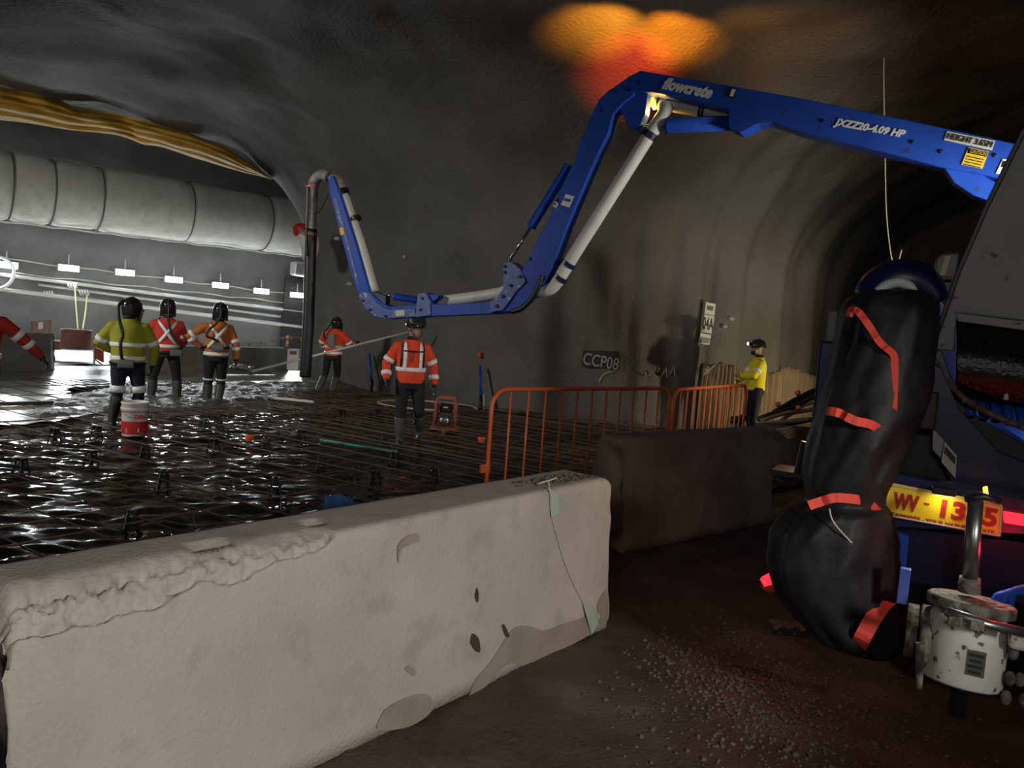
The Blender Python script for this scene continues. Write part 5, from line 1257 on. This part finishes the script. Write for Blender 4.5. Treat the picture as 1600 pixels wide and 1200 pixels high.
for a, b, c, l in (((117, 447), (119, 480), (122, 516), 'left yellowish cord hanging down to the rusty tank'), ((136, 460), (134, 485), (129, 516), 'right yellowish cord hanging down to the rusty tank')):
    tag(MB().tube(smooth_path([WPT(*a, -.5), WPT(*b, -.8), WPT(*c, -1.2)], 6), .022, 6).build('hanging_rope', mat('yellow_rope', (.55, .52, .25), .6), smooth=True), l, 'cord')
for px, py, l in ((112, 446, 'left pipe hook cluster on the far wall'), (130, 457, 'right pipe hook cluster on the far wall'), (75, 459, 'long pipe hook cluster below the second lamp')):
    r = empty('pipe_hooks', WPT(px, py, -.45), l, 'hook')
    for k in range(4): MB().tube([WPT(px - 6 + k * 4, py - 4, -.45), WPT(px - 5 + k * 4, py + 1, -.5), WPT(px - 3 + k * 4, py + 4, -.45)], .022, 6).build('hook', MT['white'], r)
# site furniture at the foot of the far wall
q = P(63, 528, 20.2)
def furn(px0, px1, ytop, ybot, d): a = P(px0, ybot, d); b = P(px1, ybot, d); t_ = P(px0, ytop, d); return a, b, (t_ - a).length
a, b, h = furn(49, 78, 500, 527, 20.5); a = a - V((0, 0, .05)); dd = (b - a).normalized(); L = (b - a).length
rf = empty('red_fence_panel', a, 'small rusty red fence panel behind the left concrete barrier', 'fence')
MB().tube([a - V((0,0,.5)), a + V((0, 0, h)), b + V((0, 0, h)), b- V((0,0,.5))], .025, 8).build('frame', MT['rustw'], rf)
for k in range(1, 14): MB().tube([a + dd * (L * k / 14) - V((0, 0, .4)), a + dd * (L * k / 14) + V((0, 0, h))], .010, 6).build('upright', MT['rustw'], rf)
MB().obox(a + dd * L * .52 + V((0, 0, h * .72)) - FWD * .03, dd * .12, FWD * .01, V((0, 0, .18))).build('notice', MT['paper'], rf)
c = P(119, 545, 20.0)
tk = empty('rusty_tank', V((c.x, c.y, c.z)), 'rusty red-brown round tank behind the slab at left', 'tank')
MB().lathe([(.36, 0), (.37, .02), (.37, .48), (.36, .50), (.33, .50), (.33, .40)], c, (0, 0, 1), 28).build('tank_shell', MT['rustw'], tk, True)
MB().obox(c + V((.02, -.1, .50)), V((.5, 0, 0)), V((0, .05, 0)), V((0, 0, .03))).build('lid_bar', MT['steelr'], tk)
MB().obox(P(87, 545, 20) + V((0, 0, .1)), V((.22, 0, 0)), V((0, .2, 0)), V((0, 0, .24))).build('side_box', MT['steelr'], tk, bevel=.03)
a, b, h = furn(148, 160, 545, 568, 17.5)
om = empty('orange_mesh_guard', a, 'small orange mesh guard panel with white frame beside the yellow shirt', 'guard')
MB().prism([P(148, 543, 17.5), P(160, 548, 17.3), P(160, 566, 17.3), P(148, 560, 17.5)], V((.02, .03, 0))).build('mesh_panel', MT['flag'], om)
MB().tube([P(147, 543, 17.5), P(147, 571, 17.5), P(148, 561, 17.5), P(161, 571, 17.3)], .018, 6).build('guard_frame', MT['paper'], om)
c = P(459, 578, 18.6)
wb = empty('white_barrier_block', c, 'white plastic barrier block with dark print at the slab edge', 'block')
MB().obox(c + V((0, 0, .25)), V((.28, 0, 0)), V((0, .24, 0)), V((0, 0, .52))).build('block', MT['paper'], wb, bevel=.02)
MB().obox(c + V((0, -.125, .42)), V((.16, 0, 0)), V((0, .01, 0)), V((0, 0, .08))).build('print', MT['rustw'], wb)
c = P(448.5, 542, 18.7)
ps = empty('marker_post', c, 'short red and white marker post above the white block', 'post')
for k in range(4): MB().lathe([(.035, 0), (.035, .07)], c + V((0, 0, .07 * k)), (0, 0, 1), 10).build('stripe', (MT['flag'], MT['paper'])[k % 2], ps)
# bunting
fx = [(390, 537), (408, 535), (425, 532), (442, 528), (455, 527.5), (470, 528.5)]
bn = empty('flag_bunting', P(430, 532, 19.5), 'string of small orange flags above the far concrete barrier', 'bunting')
MB().tube([P(380, 538, 19.5)] + [P(x, y - 1, 19.5) for x, y in fx] + [P(480, 529.5, 19.5)], .006, 6).build('string', MT['cable'], bn)
for (x, y) in fx: MB().prism([P(x - 2.4, y - 1, 19.5), P(x + 2.4, y - 1, 19.5), P(x, y + 4.5, 19.5)], V((0, .008, 0))).build('flag', MT['flag'], bn)
# dark sheet standing in for the shade inside a doorway recess
mb = MB(); mb.prism([WPT(x, y, -.35) for x, y in ((447, 432), (478, 430), (478, 545), (440, 545), (441, 500))], WN * .1)
tag(mb.build('recess_shade_sheet', MT['dark']), 'dark sheet standing in for a shaded recess of the far wall behind the end hose', 'shade')
c = P(378, 577, 17.6)
mb = MB(); mb.grid(lambda a, t: c + V(((a - .5) * .5, (t - .5) * .3, .02 + .16 * abs(noise.noise(V((a * 5, t * 4, 8)))))), 14, 8)
tag(mb.build('plastic_wrap', MT['silver'], smooth=True), 'crumpled clear plastic wrap at the slab edge by the orange shirt', 'wrap')

# pale marks and a stray cable on the cavern ceiling
for px, py, d, l in ((796, 66, 12.2, 'pale rock bolt head in the ceiling left of the amber glow'), (852, 112, 12.8, 'long pale rock bolt end below the amber glow')):
    p = P(px, py, d); tag(MB().lathe([(.03, 0), (.025, .10), (.01, .30)], p, (.5, .2, .5), 10).build('rock_bolt', MT['cream'], smooth=True), l, 'rock bolt')
tag(MB().tube(smooth_path([P(1262, -12, 9.6), P(1290, 20, 10.2), P(1312, 42, 10.8), P(1330, 56, 11.3)], 5), .012, 6).build('ceiling_cable', MT['cable'], smooth=True), 'short pale cable strung along the ceiling at upper right', 'cable')
